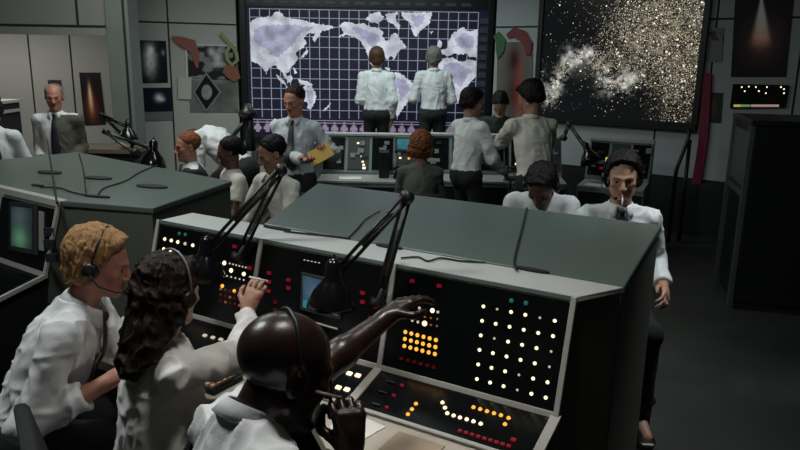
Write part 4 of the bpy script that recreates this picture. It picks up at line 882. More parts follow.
# cable slots and cables on the hood
def slot(par_o, px, py, ln, wd, d, par, z=1.2):
    p = at(px, py, z=z)-par_o; d = Vector(d).normalized(); n = 16; mb = MB(); e = UP.cross(d)
    mb.prism([p+d*(ln/2*math.cos(2*math.pi*q/n))+e*(wd/2*math.sin(2*math.pi*q/n))+UP*.0005 for q in range(n)], UP*.008); mb.build('cable_slot', M_slot, par)
slot(C0, 532, 271, .125, .03, CU, con); slot(C0, 389, 247.5, .12, .03, CU, con); slot(C0, 277, 229, .15, .03, CU, con)
def cable(name, label, pts, r=.0045, m=M_slot, sub=6):
    P = [Vector(p) for p in pts]; out = []
    for i in range(len(P)-1):
        a, b, c, d = P[max(i-1, 0)], P[i], P[i+1], P[min(i+2, len(P)-1)]
        for k in range(sub):
            t = k/sub; out.append(.5*((2*b)+(c-a)*t+(2*a-5*b+4*c-d)*t*t+(3*b-a-3*c+d)*t**3))
    out.append(P[-1]); mb = MB(); mb.tube([p-P[0] for p in out], r, 6, m=0); o = mb.build(name, m, None, True); o.location = P[0]; return tag(o, label, 'cable')
zc = 1.2055
cable('cable', 'black cable running up from the slot at the right of the hood', [at(517, 270, z=zc+.004), at(514, 262, z=zc), at(517, 247, z=zc), at(522, 228, z=zc), at(527, 208, z=zc)])
cable('cable', 'thin wavy black cable along the front of the hood', [at(401, 258, z=zc), at(418, 257, z=zc), at(428, 261, z=zc), at(441, 258, z=zc), at(462, 261, z=zc), at(486, 262.5, z=zc)], .0035)
cable('cable', 'black cable crossing the hood from the middle slot to the lamp', [at(350, 238.5, z=zc), at(330, 236, z=zc), at(300, 233, z=zc), at(284, 231, z=zc)], .004)
cable('cable', 'slack black cable on the hood behind the lamp arms', [at(349, 237, z=zc), at(357, 229, z=zc), at(366, 219, z=zc), at(380, 211, z=zc)], .003)

# ------------------------------------------------------------------ left control console with the picture tube
LP = [(-1.173, 3.248), (-1.665, 3.375), (-2.121, 3.691), (-2.62, 4.05), (-2.9, 4.5), (-2.4, 5.175), (-.985, 4.035)]
LO = Vector((-1.7, 3.9, 0)); con2 = thing('control_console', 'grey green control console with a glowing green picture tube, left of the blond man', 'console', tuple(LO))
LQ = [Vector((x, y, 0))-LO for x, y in LP]; lc = sum(LQ, Vector())/len(LQ)
mb = MB(); mb.prism([p+UP*1.17 for p in LQ], UP*.03); mb.build('hood', M_hood, con2, bev=.006)
ins = lambda p, k: p+(lc-p).normalized()*k
mb = MB(); mb.prism([ins(p, .012) for p in LQ], UP*1.17); mb.build('hood_body', M_side, con2)
# tube bay in front of the edge from l2 to l4
b0, b1 = Vector((-1.665, 3.375, 0))-LO, Vector((-2.52, 3.97, 0))-LO; eU = (b0-b1).normalized(); eV = Vector((-eU.y, eU.x, 0)); 
if eV.y < 0: eV = -eV
WL = (b0-b1).length
q3 = lambda u, v, z: b1+eU*u+eV*v+UP*z
def lprism(poly, u0, u1, name, m, bev=0):
    mb = MB(); n = len(poly); A = [q3(u0, v, z) for v, z in poly]; B = [q3(u1, v, z) for v, z in poly]
    mb._add(A+B, [tuple(range(n)), tuple(reversed(range(n, 2*n)))]+[(i, i+n, (i+1) % n+n, (i+1) % n) for i in range(n)]); return mb.build(name, m, con2, bev=bev)
lprism([(-.01, 1.195), (-.11, .84), (-.11, .7), (-.04, .5), (-.04, 0), (.02, 0), (.02, 1.195)], 0, WL, 'front_body', M_side)
lprism([(-.02, 1.17), (-.012, 1.202), (.03, 1.202), (.03, 1.17)], 0, WL, 'top_edge', M_trimc, .003)
lprism([(-.105, .84), (-.11, .80), (-.42, .72), (-.42, .755)], 0, WL, 'desk_slope', M_panel)
p_ey = (q3(0, -.012, 1.18)-q3(0, -.112, .85)).normalized(); p_n = eU.cross(p_ey); 
if p_n.y > 0: p_n = -p_n
for u in (.004, WL-.55, WL-.006):
    mb = MB(); a = q3(u, -.112, .845); mb.prism([a-eU*.011, a+eU*.011, a+eU*.011+p_ey*.34, a-eU*.011+p_ey*.34], p_n*.014); mb.build('frame_strut', M_trimc, con2)
mb = MB(); a = q3(0, -.112, .845); mb.prism([a-p_ey*.012, a+eU*WL-p_ey*.012, a+eU*WL+p_ey*.012, a+p_ey*.012], p_n*.016); mb.build('frame_rail', M_trimc, con2)
mb = MB(); mb.prism([q3(WL-.012, -.112, .835), q3(WL+.008, -.112, .835), q3(WL+.008, -.42, .755), q3(WL-.012, -.42, .755)], UP*.02); mb.build('frame_strut', M_trimc, con2)
pl_o = LO+q3(0, -.112, .85)+p_n*.004
lpx = lambda x, y: on_plane(x, y, pl_o, p_n)-LO
mb = MB(); a = q3(.02, -.112, .86); mb.prism([a, a+eU*(WL-.03), a+eU*(WL-.03)+p_ey*.31, a+p_ey*.31], p_n*.006); lpan = mb.build('panel', M_panel, con2)
Q4 = [lpx(15, 246), lpx(36, 250), lpx(36, 209), lpx(15, 207)]; mb = MB(); cq = sum(Q4, Vector())/4; mb.prism([q+(q-cq)*.25 for q in Q4], p_n*.02); tb = mb.build('tube_bezel', M_dial, con2, bev=.003)
def f_tube(u, v): g = gs(u, v, .42, .22, .34, .26); t_ = gs(u, v, .4, .8, .4, .3); return .01+.06*g+.04*t_, .02+.17*g+.05*t_, .02+.08*g+.06*t_
picture('screen', [q+p_n*.0205 for q in Q4], f_tube, M_screen, tb, 24)
Q5 = [lpx(41, 250), lpx(45, 251), lpx(45, 212), lpx(41, 211)]; mb = MB(); mb.prism(Q5, p_n*.012); mb.build('meter_strip', mat('meter_grey', (.3, .27, .24), .5), lpan)
for x, y in ((52, 232), (52, 244), (54, 258)): mb = MB(); mb.box(lpx(x, y)+p_n*.012, (.05, .02, .04)); mb.build('switch_block', M_dial, lpan)
d_n = Vector((0, 0, 1))
for x, y, m in ((3, 265, M_lwd), (8, 270, M_la), (12, 267, M_lw), (15, 272, M_la), (19, 268, M_lw), (22, 269, M_la), (10, 262, M_lad), (16, 276, M_lw)):
    light(at(x, y, z=.79)-LO+UP*.016, d_n, con2, .008, m)
for px, py, ln in ((50, 173, .17), (98, 178.5, .19), (152, 187, .2)): slot(LO, px, py, ln, .085, Vector((1, -.35, 0)), con2)
slot(LO, 97, 197, .16, .035, Vector((1, -.3, 0)), con2); slot(LO, 38, 186, .10, .03, Vector((1, -.5, 0)), con2)
cable('cable', 'black cable arching over the left console from its front slot', [at(86, 195, z=zc), at(85, 183, z=1.24), at(83, 168, z=1.30), at(79, 154, z=1.34)], .0045)
cable('cable', 'black cable hanging straight across the left console top', [at(57, 203, z=zc), at(55, 190, z=zc), at(52, 172, z=1.26), at(49, 152, z=1.34), at(47, 140, z=1.36)], .0055)
cable('cable', 'wavy black cable along the front of the left console', [at(98, 195, z=zc), at(104, 188, z=zc), at(125, 181, z=zc), at(140, 172, z=zc), at(157, 165, z=zc)], .004)
cable('cable', 'flat black cable between the slots of the left console', [at(40, 187, z=zc), at(60, 188, z=zc), at(72, 192, z=zc), at(90, 196, z=zc)], .004)

# ------------------------------------------------------------------ equipment cabinet on the right
k0, k1 = at(727, 309, z=0), at(714, 283, z=0); kd = (k1-k0); kd.z = 0; kl = kd.length; kd.normalize(); kf = Vector((kd.y, -kd.x, 0))
cab = thing('equipment_cabinet', 'tall black equipment cabinet standing against the right wall', 'cabinet', tuple(k0)); KH = 1.47
K = lambda a, b, z: kd*a+kf*b+UP*z
mb = MB(); mb.hexa([K(0, .03, .06), K(0, 2.0, .06), K(kl+.1, 2.0, .06), K(kl+.1, .03, .06)]+[K(0, .03, KH), K(0, 2.0, KH), K(kl+.1, 2.0, KH), K(kl+.1, .03, KH)]); mb.build('body', M_black, cab, bev=.01)
mb = MB(); mb.hexa([K(-.02, .0, KH), K(-.02, 2.02, KH), K(kl+.12, 2.02, KH), K(kl+.12, 0, KH)]+[K(-.02, 0, KH+.04), K(-.02, 2.02, KH+.04), K(kl+.12, 2.02, KH+.04), K(kl+.12, 0, KH+.04)]); mb.build('top', M_black, cab, bev=.006)
mb = MB(); mb.hexa([K(.02, .06, 0), K(.02, 1.95, 0), K(kl+.08, 1.95, 0), K(kl+.08, .06, 0)]+[K(.02, .06, .06), K(.02, 1.95, .06), K(kl+.08, 1.95, .06), K(kl+.08, .06, .06)]); mb.build('plinth', M_slot, cab)
mb = MB(); mb.hexa([K(.06, .018, .98), K(kl+.02, .018, .98), K(kl+.02, .03, .98), K(.06, .03, .98)]+[K(.06, .018, KH-.06), K(kl+.02, .018, KH-.06), K(kl+.02, .03, KH-.06), K(.06, .03, KH-.06)]); mb.build('side_panel', M_steel, cab)
for a in (.03, kl+.05):
    mb = MB(); mb.hexa([K(a-.03, .0, .04), K(a+.03, .0, .04), K(a+.03, .032, .04), K(a-.03, .032, .04)]+[K(a-.03, .0, KH), K(a+.03, .0, KH), K(a+.03, .032, KH), K(a-.03, .032, KH)]); mb.build('corner_post', M_steel, cab)
mb = MB(); mb.hexa([K(.05, .01, .90), K(kl+.03, .01, .90), K(kl+.03, .032, .90), K(.05, .032, .90)]+[K(.05, .01, .95), K(kl+.03, .01, .95), K(kl+.03, .032, .95), K(.05, .032, .95)]); mb.build('rail', M_steel, cab)
for z in (.35, .95): 
    mb = MB(); mb.tube([K(-.005, .5, z), K(-.03, .5, z), K(-.03, .5, z+.16), K(-.005, .5, z+.16)], .008, 6); mb.build('handle', M_black, cab)
# handrail by the right wall
h0 = at(676, 235, z=.0); hr = thing('handrail', 'black bent pipe handrail standing before the right wall', 'handrail', (2.55, 7.55, 0))
ra = [at(690, 128, y=7.55), at(688, 140, y=7.55), at(677, 168, y=7.5), at(675, 178, y=7.5)]
mb = MB(); mb.tube([p-Vector((2.55, 7.55, 0)) for p in ra]+[Vector((ra[-1].x-2.55, -.05, 0))], .022, 8); mb.build('pipe', M_black, hr, True)
mb = MB(); pb_ = at(690, 140, y=7.55)-Vector((2.55, 7.55, 0)); mb.tube([pb_, Vector((pb_.x, pb_.y, 0))], .022, 8); mb.build('post', M_black, hr, True)

# ------------------------------------------------------------------ articulated lamps
def rods(mb, a, b, off, r):
    for sg in (-1, 1): mb.tube([a+off*sg, b+off*sg], r, 6)
def desk_lamp(label, base, elbow, headp, sdir, k=1.0, shade=True, group=None):
    base, elbow, headp = Vector(base), Vector(elbow), Vector(headp); sdir = Vector(sdir).normalized()
    o = thing('desk_lamp', label, 'lamp', tuple(base), 0, group); e, hp = elbow-base, headp-base
    v1 = e.normalized(); v2 = (hp-e).normalized(); nn = v1.cross(v2).normalized(); o1 = v1.cross(nn).normalized()*.013*k; o2 = v2.cross(nn).normalized()*.013*k
    mb = MB(); mb.lathe([(.03*k, -.02), (.03*k, .0), (.016*k, .01), (.014*k, .045)], (0, 0, 0), v1, 12); mb.build('clamp', M_black, o, True)
    mb = MB(); rods(mb, Vector((0, 0, 0)), e, o1, .0068*k); mb.build('lower_arm', M_black, o, True)
    mb = MB(); rods(mb, e, hp, o2, .0068*k); mb.build('upper_arm', M_black, o, True)
    for a, b, t in ((Vector((0, 0, 0)), e, .25), (e, hp, .22)):
        mb = MB(); mb.tube([a+(b-a)*t, a+(b-a)*(t+.45)], .0045*k, 6); mb.build('spring', M_steel, o, True)
    mb = MB(); mb.lathe([(.0, -.016*k), (.022*k, -.014*k), (.022*k, .014*k), (.0, .016*k)], e, nn, 12); mb.build('elbow_joint', M_black, o, True)
    if shade:
        mb = MB(); mb.tube([hp, hp+sdir*.02*k-v2*-.012], .010*k, 8); mb.build('head_joint', M_chrome, o, True)
        c = hp+sdir*.0+v2*.035*k; pr = [(.0, -.085), (.004, -.08), (.004, -.066), (.016, -.062), (.026, -.05), (.028, .0), (.036, .012), (.062, .045), (.079, .085), (.083, .102), (.080, .102), (.074, .085), (.056, .046), (.03, .016), (.0, .012)]
        mb = MB(); mb.lathe([(r*k, z*k) for r, z in pr], c, sdir, 24); sh_ = mb.build('shade', M_gloss, o, True)
    return o
C0v = C0
lb = C0+panel_px(383, 300)+pan_n*.03; le = at(407, 197, y=2.30); lh = at(340, 270, y=2.24)
desk_lamp('black articulated lamp with bell shade before the small console screen', lb, le, lh, (-.06, -.05, -1), 1.0)
lb2 = C0+panel_px(244, 256)+pan_n*.03; le2 = at(281, 170, y=2.66); lh2 = at(212, 246, y=2.62)
desk_lamp('black articulated lamp with bell shade at the left end of the long console', lb2, le2, lh2, (-.1, -.05, -1), 1.0)
desk_lamp('black articulated lamp folded over the far edge of the left console', at(134, 158, z=1.2)+Vector((0, .02, .03)), at(106, 132, y=5.2), at(148, 148, y=5.4), (-.1, 0, -1), 1.25)
# ------------------------------------------------------------------ consoles below the map
def rear_console(label, loc, rz, Wd, screens=(), lamps=(), insets=3):
    o = thing('instrument_console', label, 'console', loc, rz)
    mb = MB(); prof = [(0, 0), (0, .70), (-.02, .70), (-.02, .74), (.40, .74), (.40, .78), (.62, 1.13), (.78, 1.13), (.78, 0)]
    n = len(prof); A = [(-Wd/2, y, z) for y, z in prof]; B = [(Wd/2, y, z) for y, z in prof]
    mb._add(A+B, [tuple(range(n)), tuple(reversed(range(n, 2*n)))]+[(i, i+n, (i+1) % n+n, (i+1) % n) for i in range(n)]); mb.build('body', M_teal, o)
    mb = MB(); mb.box((0, .19, .748), (Wd-.01, .44, .018)); mb.build('desk_top', mat('desk_top_pale', (.34, .34, .31), .5), o)
    mb = MB(); mb.box((0, -.006, .36), (Wd-.03, .012, .66)); mb.build('front_panel', M_black, o)
    mb = MB(); mb.box((0, .70, 1.14), (Wd+.01, .20, .02)); mb.build('top', mat('console_top_pale', (.40, .42, .40), .5), o)
    ey = Vector((0, .22, .35)).normalized(); n_ = Vector((0, -.35, .22)).normalized(); Q = Matrix((Vector((1, 0, 0)), ey, n_)).transposed(); out = []
    for i in range(insets):
        wd = Wd/insets; c = Vector((-Wd/2+wd*(i+.5), .51, .955))+n_*.006; mb = MB(); mb.box(c, (wd-.035, .36, .014), M=Q); ip = mb.build('instrument_panel', M_dial if i % 2 else M_panel, o); out.append((ip, c))
        rr = random.Random(hash(label) % 1000+i) if False else random.Random(len(label)*7+i)
        for k in range(5):
            mb = MB(); mb.box(c+Vector((rr.uniform(-.35, .35)*wd, 0, 0))+ey*rr.uniform(-.12, .12)+n_*.012, (rr.uniform(.03, .07), rr.uniform(.02, .06), .012), M=Q); mb.build('gauge', [M_steel, M_teal, M_black][k % 3], ip)
    for (x, t, m, r) in lamps:
        p = Vector((x, .40, .78))+ey*t+n_*.014; light(p, n_, o, r, m, 'box', Vector((1, 0, 0)))
    for (x, w_, c) in screens:
        c0_ = Vector((x, .40, .78))+ey*.31+n_*.012; mb = MB(); mb.box(c0_, (w_+.05, .17, .04), M=Q); sc_ = mb.build('monitor', M_black, o, bev=.006)
        c0_ = c0_+n_*.0215; ex_ = Vector((1, 0, 0)); P = [c0_-ex_*w_/2-ey*.06, c0_+ex_*w_/2-ey*.06, c0_+ex_*w_/2+ey*.06, c0_-ex_*w_/2+ey*.06]
        picture('screen', P, lambda u, v, c=c: (c[0]*(.5+uvn(u, v, 5, 3)), c[1]*(.5+uvn(u, v, 5, 3)), c[2]*(.5+uvn(u, v, 5, 3))), M_screen, sc_, 12)
    return o
rear_console('teal grey instrument console with a bright lamp row below the map', (-.32, 6.72, 0), 0, 1.0, screens=[(.36, .17, (.03, .16, .17))], lamps=[(-.06, .04, M_lw, .016), (-.065, .075, M_lw, .012), (-.075, .11, M_lw, .011), (-.085, .17, M_lw, .012), (-.10, .235, M_lw, .010), (-.13, .32, M_lw, .012), (.31, .16, M_lw, .012), (.40, .155, M_la, .011)], insets=4)
rear_console('instrument console with a small teal monitor behind the red haired woman', (.64, 6.84, 0), R(-2), .86, lamps=[(-.1, .1, M_lwd, .012)], insets=3)
rear_console('instrument console under the leaning man with a bright cyan monitor', (1.36, 6.80, 0), R(-5), .54, screens=[(-.05, .15, (.04, .36, .50))], lamps=[(-.2, .1, M_lw, .012)], insets=2)
rear_console('teal instrument console with crowded dials before the right wall', (2.0, 6.60, 0), R(-24), .62, insets=3, lamps=[(-.1, .2, lamp_mat('lamp_yellow', (.9, .8, .2), .8), .03), (-.05, .14, lamp_mat('lamp_yellow', (.9, .8, .2), .8), .02), (-.16, .1, M_lr, .016)])
# big end panel at the left of the row
mb = MB(); mb.prism([Vector((0, y, z)) for y, z in ((-.35, 0), (-.35, .72), (-.2, 1.12), (.8, 1.12), (.8, 0))], (.05, 0, 0)); ep = tag(mb.build('end_screen', M_teal, bev=.006), 'plain teal grey end screen closing the console row beside the folder', 'screen panel'); ep.location = (-.87, 6.72, 0)
# small things on the rear desks
def telephone(label, loc, rz):
    o = thing('telephone', label, 'telephone', loc, rz, 'desk telephones'); mb = MB(); mb.hexa([(-.09, -.1, 0), (.09, -.1, 0), (.09, .1, 0), (-.09, .1, 0), (-.08, -.09, .04), (.08, -.09, .04), (.06, .08, .09), (-.06, .08, .09)]); mb.build('base', M_black, o, bev=.006)
    mb = MB(); mb.tube([(-.1, .05, .10), (-.06, .05, .12), (.06, .05, .12), (.1, .05, .10)], [.026, .016, .016, .026], 8); mb.build('handset', M_black, o, True)
    mb = MB(); mb.lathe([(.04, 0), (.042, .008), (.03, .012)], (0, -.03, .055), (0, -.35, 1), 14); mb.build('dial', M_steel, o)
telephone('black telephone on the desk of the lamp row console', (.03, 6.86, .757), .3); telephone('black telephone on the desk before the standing man', (1.12, 6.93, .757), -.2)
mb = MB(); mb.box((0, 0, .13), (.10, .2, .26)); sp = tag(mb.build('loudspeaker_box', M_black, bev=.006), 'upright black box on the desk beside the telephone', 'box'); sp.location = (-.17, 7.0, .757)
for (x, y, rz, lb_) in ((.72, 6.99, .2, 'white paper sheet on the desk beside the standing man'), (1.36, 6.9, -.3, 'white paper sheet on the desk under the leaning man'), (-.5, 6.86, .1, 'white paper sheet on the lamp row desk'), (1.9, 6.7, -.5, 'white paper sheet on the dial console desk')):
    mb = MB(); mb.box((0, 0, .003), (.22, .16, .004), rz); tag(mb.build('paper_sheet', M_paper), lb_, 'paper').location = (x, y, .757)
desk_lamp('black articulated lamp rising from the console beside the right wall', (1.70, 7.35, 1.15), at(569, 124, y=7.25), at(585, 147, y=7.0), (.3, -.5, -1), 1.3)
# equipment rack and low desk in the alcove
rk = thing('equipment_rack', 'dark rack with pale shelves at the end of the alcove', 'rack', (-4.62, 7.6, 0)); 
mb = MB(); mb.box((0, 0, .7), (.75, .5, 1.4)); mb.build('body', M_dial, rk)
for z in (1.40, 1.30): mb = MB(); mb.box((0, -.02, z), (.8, .56, .03)); mb.build('shelf', mat('shelf_pale', (.5, .5, .46), .5), rk)
mb = MB(); mb.box((.05, -.26, .65), (.5, .02, .5)); mb.build('front_panel', M_teal, rk)
ld = thing('low_desk', 'dark low desk with pale top near the pillar', 'desk', (-3.1, 7.2, 0)); mb = MB(); mb.box((0, 0, .97), (.9, .5, .04)); mb.build('top', mat('desk_top_brown', (.16, .13, .10), .5), ld); mb = MB(); mb.box((0, 0, .475), (.86, .46, .95)); mb.build('body', M_black, ld)
desk_lamp('black articulated lamp with flat head on the low dark desk', (-2.75, 7.15, 1.02), (-3.02, 7.1, 1.32), (-2.78, 7.05, 1.22), (0, -.1, -1), 1.2, True)
fl2 = thing('floor_lamp', 'tall black floor lamp with clamp head beside the map frame', 'lamp', (-1.42, 6.6, 0))
mb = MB(); mb.lathe([(.16, 0), (.16, .02), (.04, .03), (.03, .06)], n=20); mb.build('base', M_black, fl2, True)
mb = MB(); mb.tube([(0, 0, .05), (0, 0, 1.05)], .07, 10); mb.build('pole', M_black, fl2, True)
mb = MB(); mb.tube([(0, 0, 1.0), (-.01, 0, 1.42)], [.05, .035], 10); mb.build('upper_pole', M_black, fl2, True)
mb = MB(); mb.lathe([(.0, 0), (.085, .01), (.09, .05), (.05, .08), (.03, .13)], (-.02, 0, 1.36), (0, 0, 1), 14); mb.build('clamp_head', M_black, fl2, True)
mb = MB(); mb.tube([(-.02, 0, 1.36), (-.17, 0, 1.18), (-.24, 0, .95)], .02, 8); mb.build('side_arm', M_black, fl2, True)

# ------------------------------------------------------------------ chairs
def make_chair():
    o = bpy.data.objects.new('swivel_chair', None); col.objects.link(o); z = .46
    mb = MB(); mb.hexa([(-.22, -.2, z-.07), (.22, -.2, z-.07), (.24, .22, z-.07), (-.24, .22, z-.07), (-.22, -.2, z), (.22, -.2, z), (.24, .22, z), (-.24, .22, z)]); mb.build('seat', M_dark, o, bev=.02)
    mb = MB(); mb.hexa([(-.2, -.30, z+.14), (.2, -.30, z+.14), (.2, -.25, z+.14), (-.2, -.25, z+.14), (-.18, -.36, z+.44), (.18, -.36, z+.44), (.18, -.315, z+.44), (-.18, -.315, z+.44)]); mb.build('backrest', M_dark, o, bev=.018)
    mb = MB(); mb.tube([(0, -.1, z-.08), (0, -.25, z-.07), (0, -.325, z+.05), (0, -.33, z+.3)], .014, 8); mb.build('back_bar', M_black, o, True)
    mb = MB(); mb.tube([(0, 0, .08), (0, 0, z-.06)], .028, 10); mb.build('post', M_chrome, o, True)
    for k in range(5):
        t = 2*math.pi*k/5+.3; c, s_ = math.cos(t), math.sin(t); mb = MB(); mb.tube([(0, 0, .1), (.27*c, .27*s_, .075)], [.022, .014], 6); lg = mb.build('leg', M_black, o, True)
        mb = MB(); mb.lathe([(.0, -.012), (.027, -.01), (.027, .01), (.0, .012)], (.27*c, .27*s_, .028), (-s_, c, 0), 10); mb.build('caster', M_slot, lg, True)
    return o
_chair = [None]
def chair(label, x, y, phi, seat_z):
    if _chair[0] is None: _chair[0] = make_chair(); o = _chair[0]
    else: o = copy_tree(_chair[0])
    o.location = (x, y, 0); o.rotation_euler = (0, 0, -R(phi)); o.scale = (1, 1, max(.7, seat_z/.46)); return tag(o, label, 'chair', 'swivel chairs')
# ------------------------------------------------------------------ people
def seat_for(p, label, phi):
    chair(label, p['pel'][0], p['pel'][1], phi, p['seat'])
M_tie = mat('tie_dark', (.012, .012, .02), .6); M_tie2 = mat('tie_maroon', (.035, .012, .012), .6); M_tie3 = mat('tie_grey', (.05, .05, .06), .6)
M_blouse = mat('blouse_white', (.72, .70, .68), .8, var=.04, vscale=20, bump=.25, bscale=260)
p = person('bald dark skinned man in white shirt reaching to the console, pen at his mouth', at(285, 371, z=1.27), 56, 1.72, .0055, lean=13, side=-10, hphi=60, hpitch=20, hroll=-6, skin='dark', hair=None, nvec=(0, .085, .105),
    L=dict(t=('w', at(408, 303, y=1.86)), pole=(-.3, .2, -1), dir=None, n=(.2, .2, -1), curl=.35), Rr=dict(t=('w', at(350, 455, y=1.34)), pole=(.7, -.2, -1), dir=(-.22, .10, 1), n=(-.75, .2, .3), curl=1.15, thumb=.9), sleeve=(.1, -.25), fold=.014, seed=3,
    headset=dict(e=.002, cups=(-1,), y=-.02, mat=M_black), head_scale=1.06)
seat_for(p, 'black swivel chair under the bald man', 38)
mb = MB(); a, b = at(316, 391.5, y=1.30), at(341, 398, y=1.33); mb.tube([Vector((0, 0, 0)), (b-a)*.72, (b-a)], [.0028, .0034, .0034], 8); o = mb.build('pen', mat('pen_tan', (.4, .30, .22), .4), None, True); o.location = a; tag(o, 'slim tan pen held at the mouth of the bald man', 'pen')
p = person('woman with long dark curly hair and white blouse reaching to the console', at(171, 293, z=1.17), 58, 1.66, .0065, lean=10, hphi=35, hpitch=10, skin='fair', hair='dkbrown', style='long', female=True,
    Rr=dict(t=('w', at(247, 312, y=2.43)), pole=(1, .2, -.5), dir=(-.1, .45, .95), n=(-.6, .4, -.2), curl=.55), L=dict(t=('l', (.02, .32, -.28))), sleeve=(.92, .92), fold=.015, seed=5, shirt=M_blouse, headset=dict(e=.035, cups=(1,), mat=M_steel), trousers=M_dark)
seat_for(p, 'black swivel chair under the dark haired woman', 58)
hp = p['hand'][1]; mb = MB(); a = Vector(hp)+Vector((-.02, .0, .05)); b = a+Vector((.07, -.01, -.012)); mb.tube([Vector((0, 0, 0)), b-a], .004, 8); o = mb.build('pen', M_paper, None, True); o.location = a; tag(o, 'white pen held up in the hand of the dark haired woman', 'pen')
p = person('blond man in white shirt and headset sitting in profile', at(101, 264, z=1.18), 80, 1.80, .006, lean=27, hphi=82, hpitch=16, skin='ruddy', hair='blond', style='thick', nvec=(0, .075, .15),
    Rr=dict(t=('w', at(104, 384, y=2.20)), pole=(.3, -.7, -1), n=(-.4, .2, -1), curl=.8), L=dict(t=('l', (.10, .36, -.34)), n=(.3, 0, -1), curl=.7), sleeve=(.72, .9), tie=M_tie2, fold=.015, seed=8, headset=dict(e=.026, cups=(1, -1), boom=1), head_scale=.92)
seat_for(p, 'black swivel chair under the blond man', 80)
p = person('dark haired man in white shirt and black tie smoking behind the console', at(623, 178, z=1.3), 187, 1.76, .006, lean=1, hphi=196, hpitch=9, hroll=3, skin='fair', hair='black', style='thick',
    L=dict(t=('w', at(663, 286, y=3.66)), pole=(-.1, -1, 0), curl=.5), Rr=dict(t=('l', (-.05, .28, -.34))), sleeve=(.9, .92), tie=M_tie, fold=.009, seed=11, trousers=M_dark, headset=dict(e=.02, cups=(1,), boom=1))
seat_for(p, 'black swivel chair under the smoking man', 187)
mo = Vector(p['mouth']); dr = Vector(p['hdir']); mb = MB(); mb.tube([Vector((0, 0, 0)), dr*.045+Vector((0, 0, -.04))], .004, 8); o = mb.build('cigarette', M_paper, None, True); o.location = mo; tag(o, 'white cigarette in the mouth of the smoking man', 'cigarette')
p = person('man in white shirt and headset bowing his head behind the hood', at(541, 187, z=1.17), 196, 1.76, .007, lean=16, hphi=206, hpitch=42, skin='brown', hair='black', style='full', nvec=(0, .10, .075), sleeve=(.9, .9), seed=13, headset=dict(e=.02, cups=(1, -1)), L=dict(t=('l', (.02, .30, -.36))), Rr=dict(t=('l', (-.02, .30, -.36))))
seat_for(p, 'black swivel chair under the man behind the hood', 196)
p = person('woman with curly red hair and grey top seen from behind', at(421, 147, z=1.2), 4, 1.66, .009, lean=6, skin='fair', hair='red', style='curly', female=True, shirt=mat('top_dark_grey', (.085, .09, .08), .9, bump=.2, bscale=260), sleeve=(.9, .9), seed=14, collar=False, L=dict(t=('l', (.05, .34, -.28))), Rr=dict(t=('l', (-.05, .34, -.28))), eyes=False)
seat_for(p, 'black swivel chair under the red haired woman', 4)
person('dark haired man in white shirt standing beside the red haired woman', at(473, 103, y=6.35), 52, 1.67, .009, lean=4, hphi=75, hpitch=16, sit=False, skin='tan', hair='black', style='full', sleeve=(.95, .95), seed=15, fold=.009, Rr=dict(t=('l', (.0, .30, -.42))), L=dict(t=('l', (.0, .36, -.36))), trousers=M_dark)
person('man in off white shirt leaning over to point at the console', at(530, 98, y=6.0), -18, 1.84, .009, lean=17, hphi=-45, hpitch=28, sit=False, skin='tan', hair='black', style='full', shirt=M_shirt2, sleeve=(.9, .9), seed=16, fold=.009, L=dict(t=('w', at(484, 158, y=6.75)), pole=(-.2, -.2, -.8)), Rr=dict(t=('l', (.03, .25, -.50))), trousers=M_dark)
person('brown haired man in white shirt looking up at the Americas on the map', at(377, 58, y=9.0), 3, 1.76, .010, lean=1, hpitch=-4, sit=False, ground=.3, skin='fair', hair='brown', style='full', sleeve=(.9, .9), seed=17, fold=.010, L=dict(t=('l', (.06, .20, -.36)), pole=(-.35, -.5, -.8)), Rr=dict(t=('l', (.02, .02, -.53)), pole=(.3, -.6, -.2)), eyes=False)
person('grey haired man in white shirt studying the right side of the map', at(434, 57.5, y=9.0), -6, 1.76, .010, lean=2, hphi=8, hpitch=-4, sit=False, ground=.3, skin='fair', hair='grey', style='full', sleeve=(.9, .9), seed=18, fold=.010, L=dict(t=('l', (.06, .22, -.26)), pole=(-.5, -.4, -.8)), Rr=dict(t=('l', (-.04, .22, -.36)), pole=(.45, -.4, -.8)), eyes=False)
p = person('man in white shirt and tie standing with a yellow folder', at(294, 101, y=6.0), 190, 1.70, .0085, lean=2, hphi=208, hpitch=18, sit=False, skin='ruddy', hair='dkbrown', style='short', sleeve=(.9, .9), tie=M_tie3, seed=19, fold=.009, L=dict(t=('w', at(326, 152, y=5.80)), pole=(-.5, -.6, -.8), n=(.4, .2, 1), curl=.5), Rr=dict(t=('w', at(303, 160, y=5.74)), pole=(.5, -.6, -.8), n=(-.4, .2, 1)), shirt=mat('shirt_pale_blue', (.55, .58, .62), .85, var=.04, vscale=20, bump=.25, bscale=260))
fo = at(321, 154.5, y=5.68); fd = thing('folder', 'yellow card folder held by the standing man with tie', 'folder', tuple(fo)); Qf = Matrix.Rotation(R(-30), 3, 'Y') @ Matrix.Rotation(R(62), 3, 'X')
M_card = mat('card_yellow', (.50, .30, .07), .7)
mb = MB(); mb.box((0, 0, 0), (.20, .13, .006), M=Qf); mb.build('back_cover', M_card, fd); mb = MB(); mb.box(Qf @ Vector((.005, -.003, .006)), (.19, .12, .005), M=Qf); mb.build('papers', M_paper, fd); mb = MB(); mb.box(Qf @ Vector((0, 0, .012)), (.20, .13, .005), M=Qf); mb.build('front_cover', M_card, fd)
p = person('seated man in cream shirt and striped tie looking down', at(272, 154, z=1.23), -140, 1.74, .008, lean=8, hphi=-118, hpitch=24, skin='tan', hair='black', style='short', shirt=M_shirt2, tie=striped('tie_striped', (.015, .015, .02), (.3, .29, .27), 9.0), seed=20, fold=.009, L=dict(t=('l', (.0, .32, -.32))), Rr=dict(t=('l', (.0, .32, -.32))))
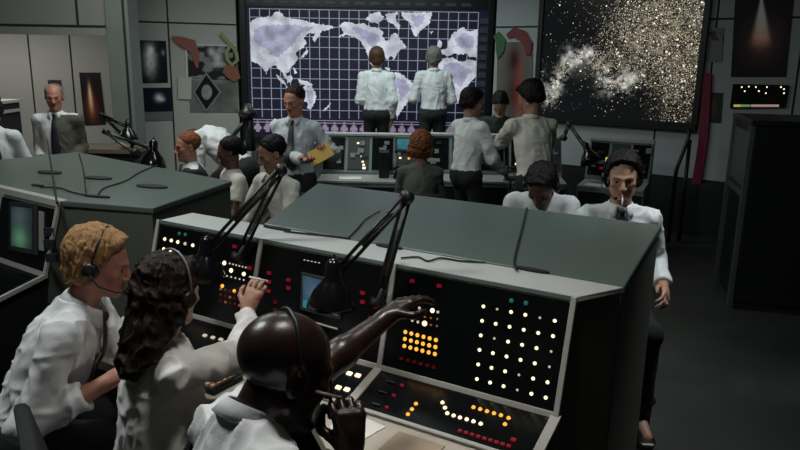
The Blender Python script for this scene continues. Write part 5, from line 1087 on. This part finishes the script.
seat_for(p, 'black swivel chair under the man with the striped tie', -140)
p = person('seated woman with dark hair tied back and white top in profile', at(229, 152, z=1.17), -120, 1.66, .008, lean=4, hphi=-102, hpitch=14, skin='brown', hair='black', style='bun', female=True, shirt=M_shirt2, collar=False, seed=21, sleeve=(-.4, -.4), L=dict(t=('l', (.0, .32, -.30))), Rr=dict(t=('l', (.0, .32, -.30))))
seat_for(p, 'black swivel chair under the woman with tied hair', -120)
p = person('red haired man in dark jacket seated behind the left console', at(187, 147, z=1.15), -116, 1.70, .008, lean=8, hphi=-124, hpitch=8, skin='ruddy', hair='red', style='short', seed=22, vest=(M_dark, (1, -1)), L=dict(t=('l', (.0, .32, -.32))), Rr=dict(t=('l', (.0, .32, -.32))))
seat_for(p, 'black swivel chair under the red haired man', -116)
person('person in white shirt bent far over behind the seated people', at(196, 146, y=6.55), -70, 1.76, .009, lean=50, hphi=-75, hpitch=60, sit=False, skin='fair', hair='brown', style='full', seed=23, sleeve=(.9, .9), fold=.010, nvec=(0, .12, -.14), L=dict(t=('l', (-.02, .15, -.46))), Rr=dict(t=('l', (.02, .15, -.46))), collar=False, feet={1: (.12, .0), -1: (-.12, .0)}, eyes=False)
person('bald man in white shirt and tie with a jacket over one shoulder', at(54, 97, y=6.6), 168, 1.64, .0085, lean=2, hphi=160, hpitch=12, sit=False, skin='ruddy', hair='grey', style='balding', tie=M_tie, seed=24, sleeve=(.7, .7), vest=(mat('jacket_tweed', (.10, .092, .075), .9, bump=.3, bscale=260), (-1,)), Rr=dict(t=('l', (-.02, .10, -.42)), pole=(.25, -.9, -.2)), L=dict(t=('l', (.03, .10, -.42)), pole=(-.15, -.9, -.2)))
p = person('dark haired person in white shirt seated with back turned at the alcove', at(-9, 110, y=6.0), -8, 1.74, .009, lean=4, hpitch=6, skin='fair', hair='dkbrown', style='bob', seed=25, eyes=False, L=dict(t=('l', (.03, .33, -.3))), Rr=dict(t=('l', (-.03, .33, -.3))), sleeve=(.9, .9))
seat_for(p, 'tall black swivel chair under the person at the alcove', -8)
person('person in dark green shirt bent over the far side of the consoles', at(500, 104, y=7.95), 190, 1.70, .010, lean=20, hphi=200, hpitch=52, eyes=False, sit=False, skin='fair', hair='black', style='full', seed=26, shirt=mat('shirt_dark_green', (.02, .032, .026), .9), sleeve=(-.45, -.45), collar=False, L=dict(t=('l', (-.08, .20, -.50))), Rr=dict(t=('l', (.08, .20, -.50))), feet={1: (.1, -.1), -1: (-.1, -.1)})
